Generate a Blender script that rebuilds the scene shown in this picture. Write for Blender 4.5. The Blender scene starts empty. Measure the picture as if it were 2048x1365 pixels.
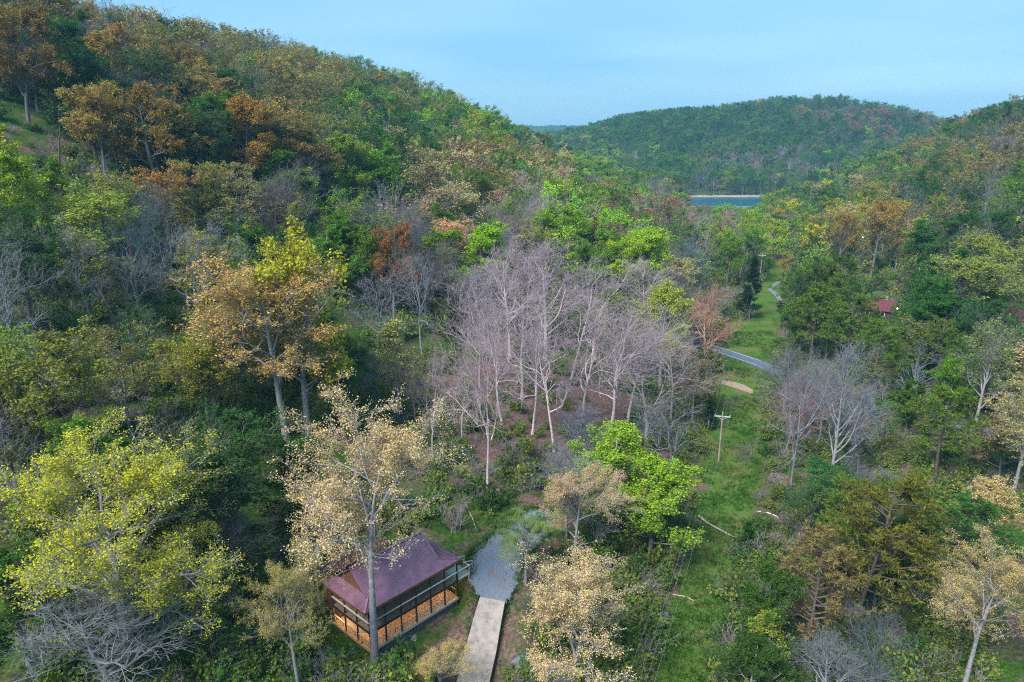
import bpy, bmesh, math, random
import numpy as np
from mathutils import Vector, Matrix

# ------------------------------------------------------------------ camera, sky, sun, exposure
S = bpy.context.scene
COL = S.collection
R = math.radians
HC = 60.0
PITCH = R(16.8)
FPX = 1462.0                                   # focal length in photo pixels (2048 wide)
cam_d = bpy.data.cameras.new('camera')
cam_d.sensor_width = 36.0
cam_d.lens = 36.0 * FPX / 2048.0
cam_d.clip_start = 0.5
cam_d.clip_end = 30000
cam = bpy.data.objects.new('camera', cam_d)
cam.location = (0, 0, HC)
cam.rotation_euler = (R(90) - PITCH, 0, 0)
COL.objects.link(cam)
S.camera = cam

SUN_EL, SUN_AZ = 50.0, -140.0                  # azimuth measured from +Y towards +X
W = bpy.data.worlds.new('World')
S.world = W
W.use_nodes = True
nt = W.node_tree
nt.nodes.clear()
wo = nt.nodes.new('ShaderNodeOutputWorld')
bg = nt.nodes.new('ShaderNodeBackground')
sky = nt.nodes.new('ShaderNodeTexSky')
sky.sky_type = 'NISHITA'
sky.sun_disc = False
sky.sun_elevation = R(SUN_EL)
sky.sun_rotation = R(SUN_AZ)
sky.altitude = 200
sky.air_density = 1.0
sky.dust_density = 0.6
sky.ozone_density = 3.0
tc = nt.nodes.new('ShaderNodeTexCoord')
mp = nt.nodes.new('ShaderNodeMapping')
mp.inputs['Scale'].default_value = (1.1, 1.1, 7.0)
mp.inputs['Rotation'].default_value = (0, R(7), R(20))
cn = nt.nodes.new('ShaderNodeTexNoise')
cn.inputs['Scale'].default_value = 1.7
cn.inputs['Detail'].default_value = 5
cn.inputs['Roughness'].default_value = 0.5
cr = nt.nodes.new('ShaderNodeMapRange')
cr.inputs['From Min'].default_value = 0.36
cr.inputs['From Max'].default_value = 0.70
cr.inputs['To Min'].default_value = 0.66
cr.inputs['To Max'].default_value = 0.9
cmix = nt.nodes.new('ShaderNodeMix')
cmix.data_type = 'RGBA'
cmix.inputs['B'].default_value = (1.3, 2.95, 4.45, 1)     # thin overcast veil, in sky radiance units
nt.links.new(tc.outputs['Generated'], mp.inputs['Vector'])
nt.links.new(mp.outputs['Vector'], cn.inputs['Vector'])
nt.links.new(cn.outputs['Fac'], cr.inputs['Value'])
nt.links.new(cr.outputs['Result'], cmix.inputs['Factor'])
nt.links.new(sky.outputs['Color'], cmix.inputs['A'])
nt.links.new(cmix.outputs['Result'], bg.inputs['Color'])
bg.inputs['Strength'].default_value = 0.05
nt.links.new(bg.outputs['Background'], wo.inputs['Surface'])

sun_d = bpy.data.lights.new('sun', 'SUN')
sun_d.energy = 1.5
sun_d.angle = R(25)
sun_d.color = (1.0, 0.98, 0.95)
sun = bpy.data.objects.new('sun', sun_d)
_a, _e = R(SUN_AZ), R(SUN_EL)
sun_vec = Vector((math.sin(_a) * math.cos(_e), math.cos(_a) * math.cos(_e), math.sin(_e)))
sun.rotation_euler = sun_vec.to_track_quat('Z', 'Y').to_euler()
sun.location = (0, 0, 300)
COL.objects.link(sun)

S.view_settings.view_transform = 'Standard'
S.view_settings.look = 'None'
S.view_settings.gamma = 1.0
S.view_settings.use_curve_mapping = False
S.view_settings.exposure = 2.15
cy = S.cycles
cy.use_denoising = False
cy.use_adaptive_sampling = False
cy.filter_width = 1.1
cy.max_bounces = 5
cy.diffuse_bounces = 3
cy.glossy_bounces = 2
cy.transmission_bounces = 3
cy.volume_bounces = 1
cy.transparent_max_bounces = 4
cy.caustics_reflective = False
cy.caustics_refractive = False
S.render.use_persistent_data = False

rng = np.random.default_rng(7)
random.seed(7)

# ------------------------------------------------------------------ terrain
def ss(t):
    t = np.clip(t, 0, 1)
    return t * t * (3 - 2 * t)

_perm = np.random.default_rng(3).random((256, 256))
def vnoise(x, y):
    xi = np.floor(x).astype(int); yi = np.floor(y).astype(int)
    fx = x - xi; fy = y - yi
    fx = fx * fx * (3 - 2 * fx); fy = fy * fy * (3 - 2 * fy)
    g = lambda a, b: _perm[a & 255, b & 255]
    return (g(xi, yi) * (1 - fx) + g(xi + 1, yi) * fx) * (1 - fy) + (g(xi, yi + 1) * (1 - fx) + g(xi + 1, yi + 1) * fx) * fy

def fbm(x, y, sc, oct=3):
    v = 0; a = 1; tot = 0
    for k in range(oct):
        v = v + a * vnoise(x / sc + 17.3 * k, y / sc + 9.1 * k); tot += a
        a *= .5; sc *= .5
    return v / tot - .5

def xc(y):
    y = np.clip(y, -400, 900)
    return .33 * y - .00003 * y * np.abs(y)

WATER = -15.0
STAMPS = []          # (x, y, r_in, r_out, z): levelled ground under the cabin, the pad and the drives
def tz_base(x, y):
    c = xc(y) - x
    z0 = np.interp(y, [-4000, 0, 300, 560, 674, 705, 735, 761, 4000], [4, 2.5, 1.5, -8, -15.2, -21, -21, -14, -4])
    hl = np.interp(y, [-2000, -200, 0, 150, 300, 430, 520, 640, 700, 745, 775, 900], [60, 70, 84, 86, 80, 82, 82, 62, 44, 22, 0, 0])
    hr = np.interp(y, [-2000, -200, 0, 200, 400, 560, 640, 700, 760, 775, 900], [50, 40, 42, 54, 66, 65, 52, 34, 8, 0, 0])
    near = 1 - ss((y - 250) / 250)
    left = 7 * ss((c - 7) / 26) * near + hl * ss((c - 24) / 255)
    rr = -c
    right = hr * ss((rr - 12) / 190) + 3 * ss((rr - 25) / 60) * near
    z = z0 + np.where(c > 0, left, right)
    # far hill beyond the lake
    hf = np.interp(x, [-600, 0, 60, 90, 131, 175, 217, 282, 357, 402, 469, 544, 582, 634, 731, 1200],
                   [10, 10, 14, 22, 33, 45, 51, 55, 61, 67, 69, 60, 48, 38, 34, 30])
    far = (hf + 14) * ss((y - 754) / 370) * (1 - .5 * ss((y - 1150) / 500))
    z = z + far
    gul = fbm(x + 300, y + 100, 85, 3)
    amp = np.clip(np.abs(c) / 60 - .5, 0, 1) * 11 * np.where((y > 690) & (y < 790) & (np.abs(c) < 130), .15, 1)
    z = z + gul * amp
    rad = np.sqrt(x * x + y * y)
    zd = 13 + 26 * fbm(x, y, 700, 2)
    f = ss((rad - 1500) / 700)
    return z * (1 - f) + zd * f

def tz(x, y):
    x = np.asarray(x, float); y = np.asarray(y, float)
    z = tz_base(x, y)
    for (sx, sy, a, b, h) in STAMPS:
        d = np.hypot(x - sx, y - sy)
        w = 1 - ss((d - a) / (b - a))
        z = z * (1 - w) + h * w
    return z

def ray(px, py):
    u = (px - 1024.) / FPX; v = -(py - 682.5) / FPX
    d = np.array([u, math.cos(PITCH) + v * math.sin(PITCH), -math.sin(PITCH) + v * math.cos(PITCH)])
    return d / np.linalg.norm(d)

def at_z(px, py, z):
    d = ray(px, py)
    return np.array([0, 0, HC]) + d * ((z - HC) / d[2])

def on_ground(px, py):
    d = ray(px, py); t = np.arange(20, 1800, .5)
    p = d[None] * t[:, None]; zz = p[:, 2] + HC - tz(p[:, 0], p[:, 1])
    k = np.argmax(zz < 0)
    if zz[k] >= 0: k = len(t) - 1
    q = p[k]
    return np.array([q[0], q[1], float(tz(q[0], q[1]))])

def proj(p):
    p = np.asarray(p, float); q = p - np.array([0, 0, HC])
    dep = q[..., 1] * math.cos(PITCH) - q[..., 2] * math.sin(PITCH)
    up = q[..., 1] * math.sin(PITCH) + q[..., 2] * math.cos(PITCH)
    dd = np.where(dep > .1, dep, .1)
    return 1024 + FPX * q[..., 0] / dd, 682.5 - FPX * up / dd, dep

DECK_Z, PAD_Z = 7.6, 9.3
HA = at_z(742, 1303, DECK_Z); HB = at_z(918, 1194, DECK_Z)
HU = (HB - HA) / np.linalg.norm(HB - HA); HV = np.array([-HU[1], HU[0], 0])
hpos = lambda u, v: HA[:2] + HU[:2] * u + HV[:2] * v
pad_pts = [(963, 1196), (1012, 1204), (1034, 1168), (1050, 1120), (1078, 1085), (1112, 1050), (1100, 1020), (1062, 1018), (1035, 1040), (985, 1070), (950, 1100), (935, 1125), (938, 1160)]
drive_l = [(960, 1194), (946, 1240), (930, 1300), (912, 1368), (898, 1420)]
drive_r = [(1010, 1203), (1003, 1240), (993, 1300), (978, 1368), (965, 1420)]
drive_z = [PAD_Z, 8.5, 7.4, 6.4, 5.8]
for (px, py, r) in ((985, 1150, 3), (990, 1110, 3.5), (1020, 1080, 4), (1060, 1050, 4), (1085, 1035, 4)):
    p = at_z(px, py, PAD_Z); STAMPS.append((p[0], p[1], r, r + 6, PAD_Z - .06))
for l, r_, z in zip(drive_l, drive_r, drive_z):
    p = (at_z(*l, z) + at_z(*r_, z)) / 2
    STAMPS.append((p[0], p[1], 2.2, 7, z - .12))

for (u, v, a, b, h) in ((9, 11, 3, 7, 7.6), (3, 11, 3, 8, 7.0), (1, 5, 3, 7, 6.5), (5, 5, 3, 6, 6.7), (9, 5, 3, 5.5, 6.9), (0, 1, 3, 8, 6.0), (3.5, 1, 3, 6, 6.0), (7, 1, 3, 5.5, 6.1), (10.2, 1.5, 2.6, 4.2, 6.5)):
    STAMPS.append((*hpos(u, v), a, b, h))

# strip of cleared grass under the power line, given as left and right edges in plan
STRIP_PX_L = [(1285, 1500), (1300, 1365), (1340, 1200), (1385, 1020), (1405, 900), (1425, 800), (1440, 720), (1462, 640), (1500, 585), (1535, 555), (1550, 520)]
STRIP_PX_R = [(1430, 1500), (1430, 1365), (1450, 1200), (1500, 1050), (1530, 950), (1525, 850), (1530, 770), (1545, 700), (1560, 640), (1560, 590), (1558, 560), (1566, 520)]
sl = np.array([on_ground(*p)[:2] for p in STRIP_PX_L]); sr = np.array([on_ground(*p)[:2] for p in STRIP_PX_R])
def strip_w(x, y):
    """signed metres inside the strip"""
    a = np.interp(y, sl[:, 1], sl[:, 0]); b = np.interp(y, sr[:, 1], sr[:, 0])
    return np.where(y < sl[-1, 1] - 4, np.minimum(x - a, b - x), -9)

# ------------------------------------------------------------------ mesh + material helpers
def mesh_np(name, V, faces, mats=(), mat_idx=None, smooth=False):
    """V (n,3); faces: list of int arrays (m,k)"""
    me = bpy.data.meshes.new(name)
    me.vertices.add(len(V)); me.vertices.foreach_set('co', np.asarray(V, np.float32).ravel())
    li = np.concatenate([f.ravel() for f in faces]) if faces else np.zeros(0, int)
    tot = np.concatenate([np.full(len(f), f.shape[1]) for f in faces]) if faces else np.zeros(0, int)
    me.loops.add(len(li)); me.loops.foreach_set('vertex_index', li.astype(np.int32))
    me.polygons.add(len(tot))
    st = np.concatenate([[0], np.cumsum(tot)[:-1]]) if len(tot) else tot
    me.polygons.foreach_set('loop_start', st.astype(np.int32))
    for m in mats: me.materials.append(m)
    if mat_idx is not None: me.polygons.foreach_set('material_index', mat_idx.astype(np.int32))
    me.polygons.foreach_set('use_smooth', np.full(len(tot), smooth))
    me.update(calc_edges=True)
    return me

def link(name, data, parent=None, **props):
    o = bpy.data.objects.new(name, data); COL.objects.link(o)
    if parent is not None: o.parent = parent
    for k, v in props.items(): o[k] = v
    return o

def thing(name, label, cat, loc=(0, 0, 0), rz=0, group=None, data=None):
    o = link(name, data); o.location = tuple(float(v) for v in loc); o.rotation_euler = (0, 0, rz)
    o['label'] = label; o['category'] = cat
    if group: o['group'] = group
    return o

def nodes(name):
    m = bpy.data.materials.new(name); m.use_nodes = True
    t = m.node_tree; t.nodes.clear()
    out = t.nodes.new('ShaderNodeOutputMaterial')
    return m, t, out

def simple(name, col, rough=.8, metal=0, noise=.25, scale=6, bump=0, emit=None, spec=.3):
    m, t, out = nodes(name)
    b = t.nodes.new('ShaderNodeBsdfPrincipled')
    b.inputs['Roughness'].default_value = rough; b.inputs['Metallic'].default_value = metal
    b.inputs['Specular IOR Level'].default_value = spec
    if emit:
        b.inputs['Emission Color'].default_value = (*emit[0], 1); b.inputs['Emission Strength'].default_value = emit[1]
    n = t.nodes.new('ShaderNodeTexNoise'); n.inputs['Scale'].default_value = scale; n.inputs['Detail'].default_value = 4
    tcn = t.nodes.new('ShaderNodeTexCoord'); t.links.new(tcn.outputs['Object'], n.inputs['Vector'])
    r = t.nodes.new('ShaderNodeValToRGB')
    c = np.array(col)
    r.color_ramp.elements[0].position = .25; r.color_ramp.elements[1].position = .75
    r.color_ramp.elements[0].color = (*(c * (1 - noise)), 1); r.color_ramp.elements[1].color = (*np.minimum(c * (1 + noise), .95), 1)
    t.links.new(n.outputs['Fac'], r.inputs['Fac']); t.links.new(r.outputs['Color'], b.inputs['Base Color'])
    if bump:
        bn = t.nodes.new('ShaderNodeBump'); bn.inputs['Strength'].default_value = bump; bn.inputs['Distance'].default_value = .05
        t.links.new(n.outputs['Fac'], bn.inputs['Height']); t.links.new(bn.outputs['Normal'], b.inputs['Normal'])
    t.links.new(b.outputs['BSDF'], out.inputs['Surface'])
    return m

def tint_socket(t, attr):
    """per-tree colour: the object's own colour, or the instance's attribute"""
    if attr is None:
        return t.nodes.new('ShaderNodeObjectInfo').outputs['Color']
    a = t.nodes.new('ShaderNodeAttribute'); a.attribute_type = 'INSTANCER'; a.attribute_name = attr
    return a.outputs['Color']

def leaf_mat(name, attr=None, transl=.3):
    m, t, out = nodes(name)
    g = t.nodes.new('ShaderNodeNewGeometry')
    mr = t.nodes.new('ShaderNodeMapRange'); mr.inputs['To Min'].default_value = .62; mr.inputs['To Max'].default_value = 1.38
    t.links.new(g.outputs['Random Per Island'], mr.inputs['Value'])
    mul = t.nodes.new('ShaderNodeVectorMath'); mul.operation = 'SCALE'
    t.links.new(tint_socket(t, attr), mul.inputs[0]); t.links.new(mr.outputs['Result'], mul.inputs['Scale'])
    # leaves of one crown differ a little in hue
    hs = t.nodes.new('ShaderNodeHueSaturation')
    wn = t.nodes.new('ShaderNodeTexWhiteNoise'); wn.noise_dimensions = '1D'
    t.links.new(g.outputs['Random Per Island'], wn.inputs['W'])
    hr_ = t.nodes.new('ShaderNodeMapRange'); hr_.inputs['To Min'].default_value = .465; hr_.inputs['To Max'].default_value = .53
    t.links.new(wn.outputs['Value'], hr_.inputs['Value']); t.links.new(hr_.outputs['Result'], hs.inputs['Hue'])
    t.links.new(mul.outputs['Vector'], hs.inputs['Color'])
    d = t.nodes.new('ShaderNodeBsdfDiffuse'); tr = t.nodes.new('ShaderNodeBsdfTranslucent'); mx = t.nodes.new('ShaderNodeMixShader')
    mx.inputs['Fac'].default_value = transl
    t.links.new(hs.outputs['Color'], d.inputs['Color']); t.links.new(hs.outputs['Color'], tr.inputs['Color'])
    t.links.new(d.outputs[0], mx.inputs[1]); t.links.new(tr.outputs[0], mx.inputs[2]); t.links.new(mx.outputs[0], out.inputs['Surface'])
    return m

def bark_mat(name, attr=None):
    m, t, out = nodes(name)
    d = t.nodes.new('ShaderNodeBsdfDiffuse')
    n = t.nodes.new('ShaderNodeTexNoise'); n.inputs['Scale'].default_value = 3.0; n.inputs['Detail'].default_value = 4; n.inputs['Roughness'].default_value = .7
    tcn = t.nodes.new('ShaderNodeTexCoord'); t.links.new(tcn.outputs['Object'], n.inputs['Vector'])
    mr = t.nodes.new('ShaderNodeMapRange'); mr.inputs['From Min'].default_value = .3; mr.inputs['From Max'].default_value = .7
    mr.inputs['To Min'].default_value = .6; mr.inputs['To Max'].default_value = 1.3
    t.links.new(n.outputs['Fac'], mr.inputs['Value'])
    mul = t.nodes.new('ShaderNodeVectorMath'); mul.operation = 'SCALE'
    t.links.new(tint_socket(t, attr), mul.inputs[0]); t.links.new(mr.outputs['Result'], mul.inputs['Scale'])
    t.links.new(mul.outputs['Vector'], d.inputs['Color']); t.links.new(d.outputs[0], out.inputs['Surface'])
    return m

LEAF, BARK = leaf_mat('leaf'), bark_mat('bark')
NEEDLE = leaf_mat('needle', None, .2)
LEAF_F, BARK_F = leaf_mat('forest_leaf', 'tint'), bark_mat('forest_bark', 'bark')

# ground: leaf litter, green undergrowth, mown strip, lake shore, blended by mesh attributes and noise
def ground_mat():
    m, t, out = nodes('ground')
    L = t.links.new
    tcn = t.nodes.new('ShaderNodeTexCoord')
    def noise(sc, det=5, rough=.6):
        n = t.nodes.new('ShaderNodeTexNoise'); n.inputs['Scale'].default_value = sc; n.inputs['Detail'].default_value = det; n.inputs['Roughness'].default_value = rough
        L(tcn.outputs['Object'], n.inputs['Vector']); return n.outputs['Fac']
    def ramp(f, stops):
        r = t.nodes.new('ShaderNodeValToRGB'); e = r.color_ramp.elements
        e[0].position, e[0].color = stops[0][0], (*stops[0][1], 1); e[1].position, e[1].color = stops[-1][0], (*stops[-1][1], 1)
        for p, c in stops[1:-1]:
            k = e.new(p); k.color = (*c, 1)
        L(f, r.inputs['Fac']); return r.outputs['Color']
    def attr(nm):
        a = t.nodes.new('ShaderNodeAttribute'); a.attribute_name = nm; return a.outputs['Fac']
    def math_(op, a, b, clamp=False):
        n = t.nodes.new('ShaderNodeMath'); n.operation = op; n.use_clamp = clamp
        for i, v in enumerate((a, b)):
            if isinstance(v, (int, float)): n.inputs[i].default_value = v
            else: L(v, n.inputs[i])
        return n.outputs[0]
    def mix(f, a, b):
        n = t.nodes.new('ShaderNodeMix'); n.data_type = 'RGBA'; L(f, n.inputs['Factor']); L(a, n.inputs['A']); L(b, n.inputs['B']); return n.outputs['Result']
    def edge(a, n, k=1.2):          # ragged edge: attribute + noise, sharpened
        s = math_('ADD', a, math_('MULTIPLY', math_('SUBTRACT', n, .5), k))
        return math_('MULTIPLY', math_('SUBTRACT', s, .38), 4.0, True)
    n1, n2, n3 = noise(.22), noise(2.2, 6, .7), noise(.08, 4)
    litter = ramp(n2, [(.3, (.07, .04, .036)), (.5, (.16, .095, .08)), (.62, (.23, .15, .13)), (.78, (.34, .25, .23))])
    green = ramp(n2, [(.3, (.02, .045, .01)), (.5, (.045, .10, .016)), (.7, (.085, .16, .026))])
    grass = ramp(math_('ADD', math_('MULTIPLY', n2, .55), math_('MULTIPLY', n1, .45)),
                 [(.34, (.02, .05, .012)), (.43, (.042, .11, .016)), (.50, (.085, .155, .024)), (.57, (.14, .14, .05)), (.65, (.19, .14, .09))])
    shore = ramp(n2, [(.3, (.30, .24, .20)), (.7, (.55, .47, .42))])
    c = mix(edge(attr('green'), n1), litter, green)
    c = mix(edge(attr('grass'), n2, .8), c, grass)
    c = mix(edge(attr('shore'), n2, .3), c, shore)
    b = t.nodes.new('ShaderNodeBsdfDiffuse'); L(c, b.inputs['Color'])
    bn = t.nodes.new('ShaderNodeBump'); bn.inputs['Strength'].default_value = .8; bn.inputs['Distance'].default_value = .25
    L(n2, bn.inputs['Height']); L(bn.outputs['Normal'], b.inputs['Normal'])
    L(b.outputs[0], out.inputs['Surface'])
    return m

# ------------------------------------------------------------------ ground sheet (one polar sheet out past the horizon hills)
def litter_w(x, y):
    """where the slope is bare leaf litter rather than green undergrowth"""
    c = xc(y) - x
    red = np.exp(-((x - 2) / 16) ** 2 - ((y - 122) / 22) ** 2)
    return np.clip(red * 1.3 + .22 * (fbm(x, y, 30) > .05), 0, 1)
az = np.concatenate([np.arange(-180, -42, 4.), np.arange(-42, 42, .35), np.arange(42, 180, 4.)])
rad_ = np.concatenate([[0.5, 8, 16, 24, 30], 34 * np.exp(np.arange(0, math.log(4200 / 34), .0145))])
AZ, RD = np.meshgrid(np.radians(az), rad_)
GX, GY = RD * np.sin(AZ), RD * np.cos(AZ)
GZ = tz(GX, GY)
V = np.stack([GX, GY, GZ], -1).reshape(-1, 3)
na, nr = len(az), len(rad_)
i = np.arange(nr - 1)[:, None] * na + np.arange(na)[None]
j = np.arange(nr - 1)[:, None] * na + (np.arange(na)[None] + 1) % na
Q = np.stack([i, j, j + na, i + na], -1).reshape(-1, 4)
gme = mesh_np('ground', V, [Q[:, ::-1]], [ground_mat()], smooth=True)
sw = strip_w(V[:, 0], V[:, 1])
yard = np.exp(-(((V[:, 0] + 6) / 7) ** 2 + ((V[:, 1] - 88) / 5) ** 2)) * .9
bare_soil = np.zeros(len(V)); BARE = [(*on_ground(px, py)[:2], r) for px, py, r in ((1303, 1135, 3.6), (1322, 1175, 2.4), (1300, 1280, 1.6), (1405, 975, 1.5))]
for (qx, qy, r) in BARE: bare_soil = np.maximum(bare_soil, np.exp(-((V[:, 0] - qx) ** 2 + (V[:, 1] - qy) ** 2) / r ** 2))
grass_a = np.maximum(np.clip(.5 + sw / 5, 0, 1), yard) * (1 - .7 * bare_soil)
for nm, val in (('grass', grass_a), ('green', np.clip(1 - litter_w(V[:, 0], V[:, 1]), 0, 1) * .62 * (1 - bare_soil)),
                ('shore', ((V[:, 2] < WATER + .6) & (V[:, 1] > 600) & (V[:, 1] < 740)) * 1.0)):
    a = gme.attributes.new(nm, 'FLOAT', 'POINT'); a.data.foreach_set('value', np.asarray(val, np.float32))
link('ground', gme, kind='structure')

wm, wt, wout = nodes('lake_water')
wb = wt.nodes.new('ShaderNodeBsdfPrincipled')
wb.inputs['Base Color'].default_value = (.004, .09, .11, 1); wb.inputs['Roughness'].default_value = .25; wb.inputs['IOR'].default_value = 1.33
wn_ = wt.nodes.new('ShaderNodeTexNoise'); wn_.inputs['Scale'].default_value = .25; wn_.inputs['Detail'].default_value = 3
wtc = wt.nodes.new('ShaderNodeTexCoord'); wt.links.new(wtc.outputs['Object'], wn_.inputs['Vector'])
wbp = wt.nodes.new('ShaderNodeBump'); wbp.inputs['Strength'].default_value = .25; wbp.inputs['Distance'].default_value = .3
wt.links.new(wn_.outputs['Fac'], wbp.inputs['Height']); wt.links.new(wbp.outputs['Normal'], wb.inputs['Normal'])
wt.links.new(wb.outputs[0], wout.inputs['Surface'])
lx, ly = np.meshgrid(np.linspace(90, 420, 12), np.linspace(630, 790, 8))
LV = np.stack([lx, ly, np.full_like(lx, WATER)], -1).reshape(-1, 3)
xs_ = np.linspace(120, 420, 90); shore_l, shore_r = [], []
for x_ in xs_:
    yy = np.arange(725, 830, .5); zz = tz(np.full_like(yy, x_), yy); q = np.argmax(zz > WATER - .3)
    w_ = 2.6 + 1.2 * math.sin(x_ * .21) + random.uniform(-.5, .5)
    shore_l.append((x_, yy[q] - 2, WATER + .12)); shore_r.append((x_, yy[q] + w_, WATER + 1.5 + random.uniform(-.5, .6)))
d_ = bmesh.new()
va = [d_.verts.new(p) for p in shore_l]; vb = [d_.verts.new(p) for p in shore_r]; vc = [d_.verts.new((p[0], p[1] + 5, p[2] - 3)) for p in shore_r]
for q in range(len(va) - 1):
    d_.faces.new((va[q], va[q + 1], vb[q + 1], vb[q])); d_.faces.new((vb[q], vb[q + 1], vc[q + 1], vc[q]))
sme = bpy.data.meshes.new('lake_shore'); d_.to_mesh(sme); d_.free(); sme.materials.append(simple('shore_stone', (.30, .235, .21), .95, noise=.4, scale=.6))
link('lake_shore', sme, kind='structure')
k = np.arange(7)[:, None] * 12 + np.arange(11)[None]
link('lake', mesh_np('lake', LV, [np.stack([k, k + 1, k + 13, k + 12], -1).reshape(-1, 4)], [wm]), kind='structure')

# ------------------------------------------------------------------ solid builder
class MB:
    def __init__(s): s.bm = bmesh.new()
    def box(s, x0, x1, y0, y1, z0, z1):
        vs = [s.bm.verts.new((x, y, z)) for z in (z0, z1) for y in (y0, y1) for x in (x0, x1)]
        for f in ((0, 2, 3, 1), (4, 5, 7, 6), (0, 1, 5, 4), (2, 6, 7, 3), (0, 4, 6, 2), (1, 3, 7, 5)):
            s.bm.faces.new([vs[k] for k in f])
        return s
    def bar(s, a, b, w, h=None):
        h = h or w
        a, b = Vector(a), Vector(b); d = (b - a).normalized()
        up = Vector((0, 0, 1)) if abs(d.z) < .95 else Vector((0, 1, 0))
        u = d.cross(up).normalized() * w / 2; v = u.cross(d).normalized() * h / 2
        r = []
        for p in (a, b): r.append([s.bm.verts.new(p + m * u + n * v) for m, n in ((-1, -1), (1, -1), (1, 1), (-1, 1))])
        for k in range(4): s.bm.faces.new((r[0][k], r[0][(k + 1) % 4], r[1][(k + 1) % 4], r[1][k]))
        s.bm.faces.new(r[0][::-1]); s.bm.faces.new(r[1])
        return s
    def tube(s, pts, rads, n=8, cap=True):
        rings = []
        pts = [Vector(p) for p in pts]
        for k, p in enumerate(pts):
            d = (pts[min(k + 1, len(pts) - 1)] - pts[max(k - 1, 0)]).normalized()
            up = Vector((0, 0, 1)) if abs(d.z) < .9 else Vector((1, 0, 0))
            u = d.cross(up).normalized(); v = u.cross(d)
            rings.append([s.bm.verts.new(p + float(rads[k]) * (math.cos(t) * u + math.sin(t) * v)) for t in [2 * math.pi * q / n for q in range(n)]])
        for a, b in zip(rings, rings[1:]):
            for q in range(n): s.bm.faces.new((a[q], a[(q + 1) % n], b[(q + 1) % n], b[q]))
        if cap: s.bm.faces.new(rings[0][::-1]); s.bm.faces.new(rings[-1])
        return s
    def poly(s, *pts):
        s.bm.faces.new([s.bm.verts.new(p) for p in pts]); return s
    def slab(s, pts, th):
        """a plane polygon with thickness th downwards"""
        a = [s.bm.verts.new(p) for p in pts]; b = [s.bm.verts.new((p[0], p[1], p[2] - th)) for p in pts]
        s.bm.faces.new(a); s.bm.faces.new(b[::-1])
        for k in range(len(a)): s.bm.faces.new((a[k], b[k], b[(k + 1) % len(a)], a[(k + 1) % len(a)]))
        return s
    def build(s, name, mat, parent=None, smooth=False, bevel=0, **props):
        bmesh.ops.recalc_face_normals(s.bm, faces=s.bm.faces)
        if bevel: bmesh.ops.bevel(s.bm, geom=s.bm.edges[:], offset=bevel, segments=1, affect='EDGES')
        me = bpy.data.meshes.new(name); s.bm.to_mesh(me); s.bm.free()
        me.materials.append(mat)
        if smooth:
            for p in me.polygons: p.use_smooth = True
        return link(name, me, parent, **props)
    def tag(s, name, mat, label, cat, group=None, **kw):
        o = s.build(name, mat, None, **kw); o['label'] = label; o['category'] = cat
        if group: o['group'] = group
        return o

# ------------------------------------------------------------------ roads, pad and drive
M_gravel = simple('gravel', (.17, .195, .24), .95, noise=.55, scale=9, bump=.5)
def stains(m, col, sc, lo, hi):
    """drifts of fallen leaves and dirt over a paved surface"""
    t = m.node_tree; b = next(n for n in t.nodes if n.type == 'BSDF_PRINCIPLED'); src = b.inputs['Base Color'].links[0].from_socket
    n = t.nodes.new('ShaderNodeTexNoise'); n.inputs['Scale'].default_value = sc; n.inputs['Detail'].default_value = 8; n.inputs['Roughness'].default_value = .75
    tcn = t.nodes.new('ShaderNodeTexCoord'); t.links.new(tcn.outputs['Object'], n.inputs['Vector'])
    mr = t.nodes.new('ShaderNodeMapRange'); mr.inputs['From Min'].default_value = lo; mr.inputs['From Max'].default_value = hi; t.links.new(n.outputs['Fac'], mr.inputs['Value'])
    mx = t.nodes.new('ShaderNodeMix'); mx.data_type = 'RGBA'; mx.inputs['B'].default_value = (*col, 1)
    t.links.new(mr.outputs['Result'], mx.inputs['Factor']); t.links.new(src, mx.inputs['A']); t.links.new(mx.outputs['Result'], b.inputs['Base Color'])
stains(M_gravel, (.20, .13, .105), .33, .52, .72)
M_conc = simple('concrete', (.36, .30, .26), .9, noise=.22, scale=1.6, bump=.3)
stains(M_conc, (.15, .125, .11), .9, .5, .75)
M_asph = simple('asphalt', (.12, .145, .19), .9, noise=.2, scale=1.2)
M_paint = simple('road_paint', (.62, .64, .66), .8, noise=.15)
M_dirt = simple('clay_dirt', (.34, .23, .18), .95, noise=.3, scale=1.5, bump=.5)

ROAD_PTS = []
def ribbon(name, Lp, Rp, mat, off=.1, th=.25, sub=1, **props):
    """a slab following the ground between two edge lines (xy lists, or xyz to fix the height)"""
    m = MB(); rows = []
    def dens(P):
        P = np.array(P, float); n = len(P); q = np.linspace(0, n - 1, (n - 1) * sub + 1)
        return np.stack([np.interp(q, np.arange(n), P[:, k]) for k in range(P.shape[1])], 1)
    for a, b in zip(dens(Lp), dens(Rp)):
        row = []; ROAD_PTS.append(((a[0] + b[0]) / 2, (a[1] + b[1]) / 2))
        for f in (0, .5, 1):
            p = a * (1 - f) + b * f
            z = p[2] if len(p) > 2 else float(tz(p[0], p[1])) + off
            row.append((p[0], p[1], z))
        rows.append(row)
    top = [[m.bm.verts.new(p) for p in r] for r in rows]; bot = [[m.bm.verts.new((p[0], p[1], p[2] - th)) for p in r] for r in rows]
    for g in range(len(top) - 1):
        for h in range(2): m.bm.faces.new((top[g][h], top[g][h + 1], top[g + 1][h + 1], top[g + 1][h]))
        m.bm.faces.new((top[g][0], top[g + 1][0], bot[g + 1][0], bot[g][0])); m.bm.faces.new((top[g][2], bot[g][2], bot[g + 1][2], top[g + 1][2]))
    return m.build(name, mat, **props)

pad3 = [at_z(px, py, PAD_Z + .02) for px, py in pad_pts]
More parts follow.
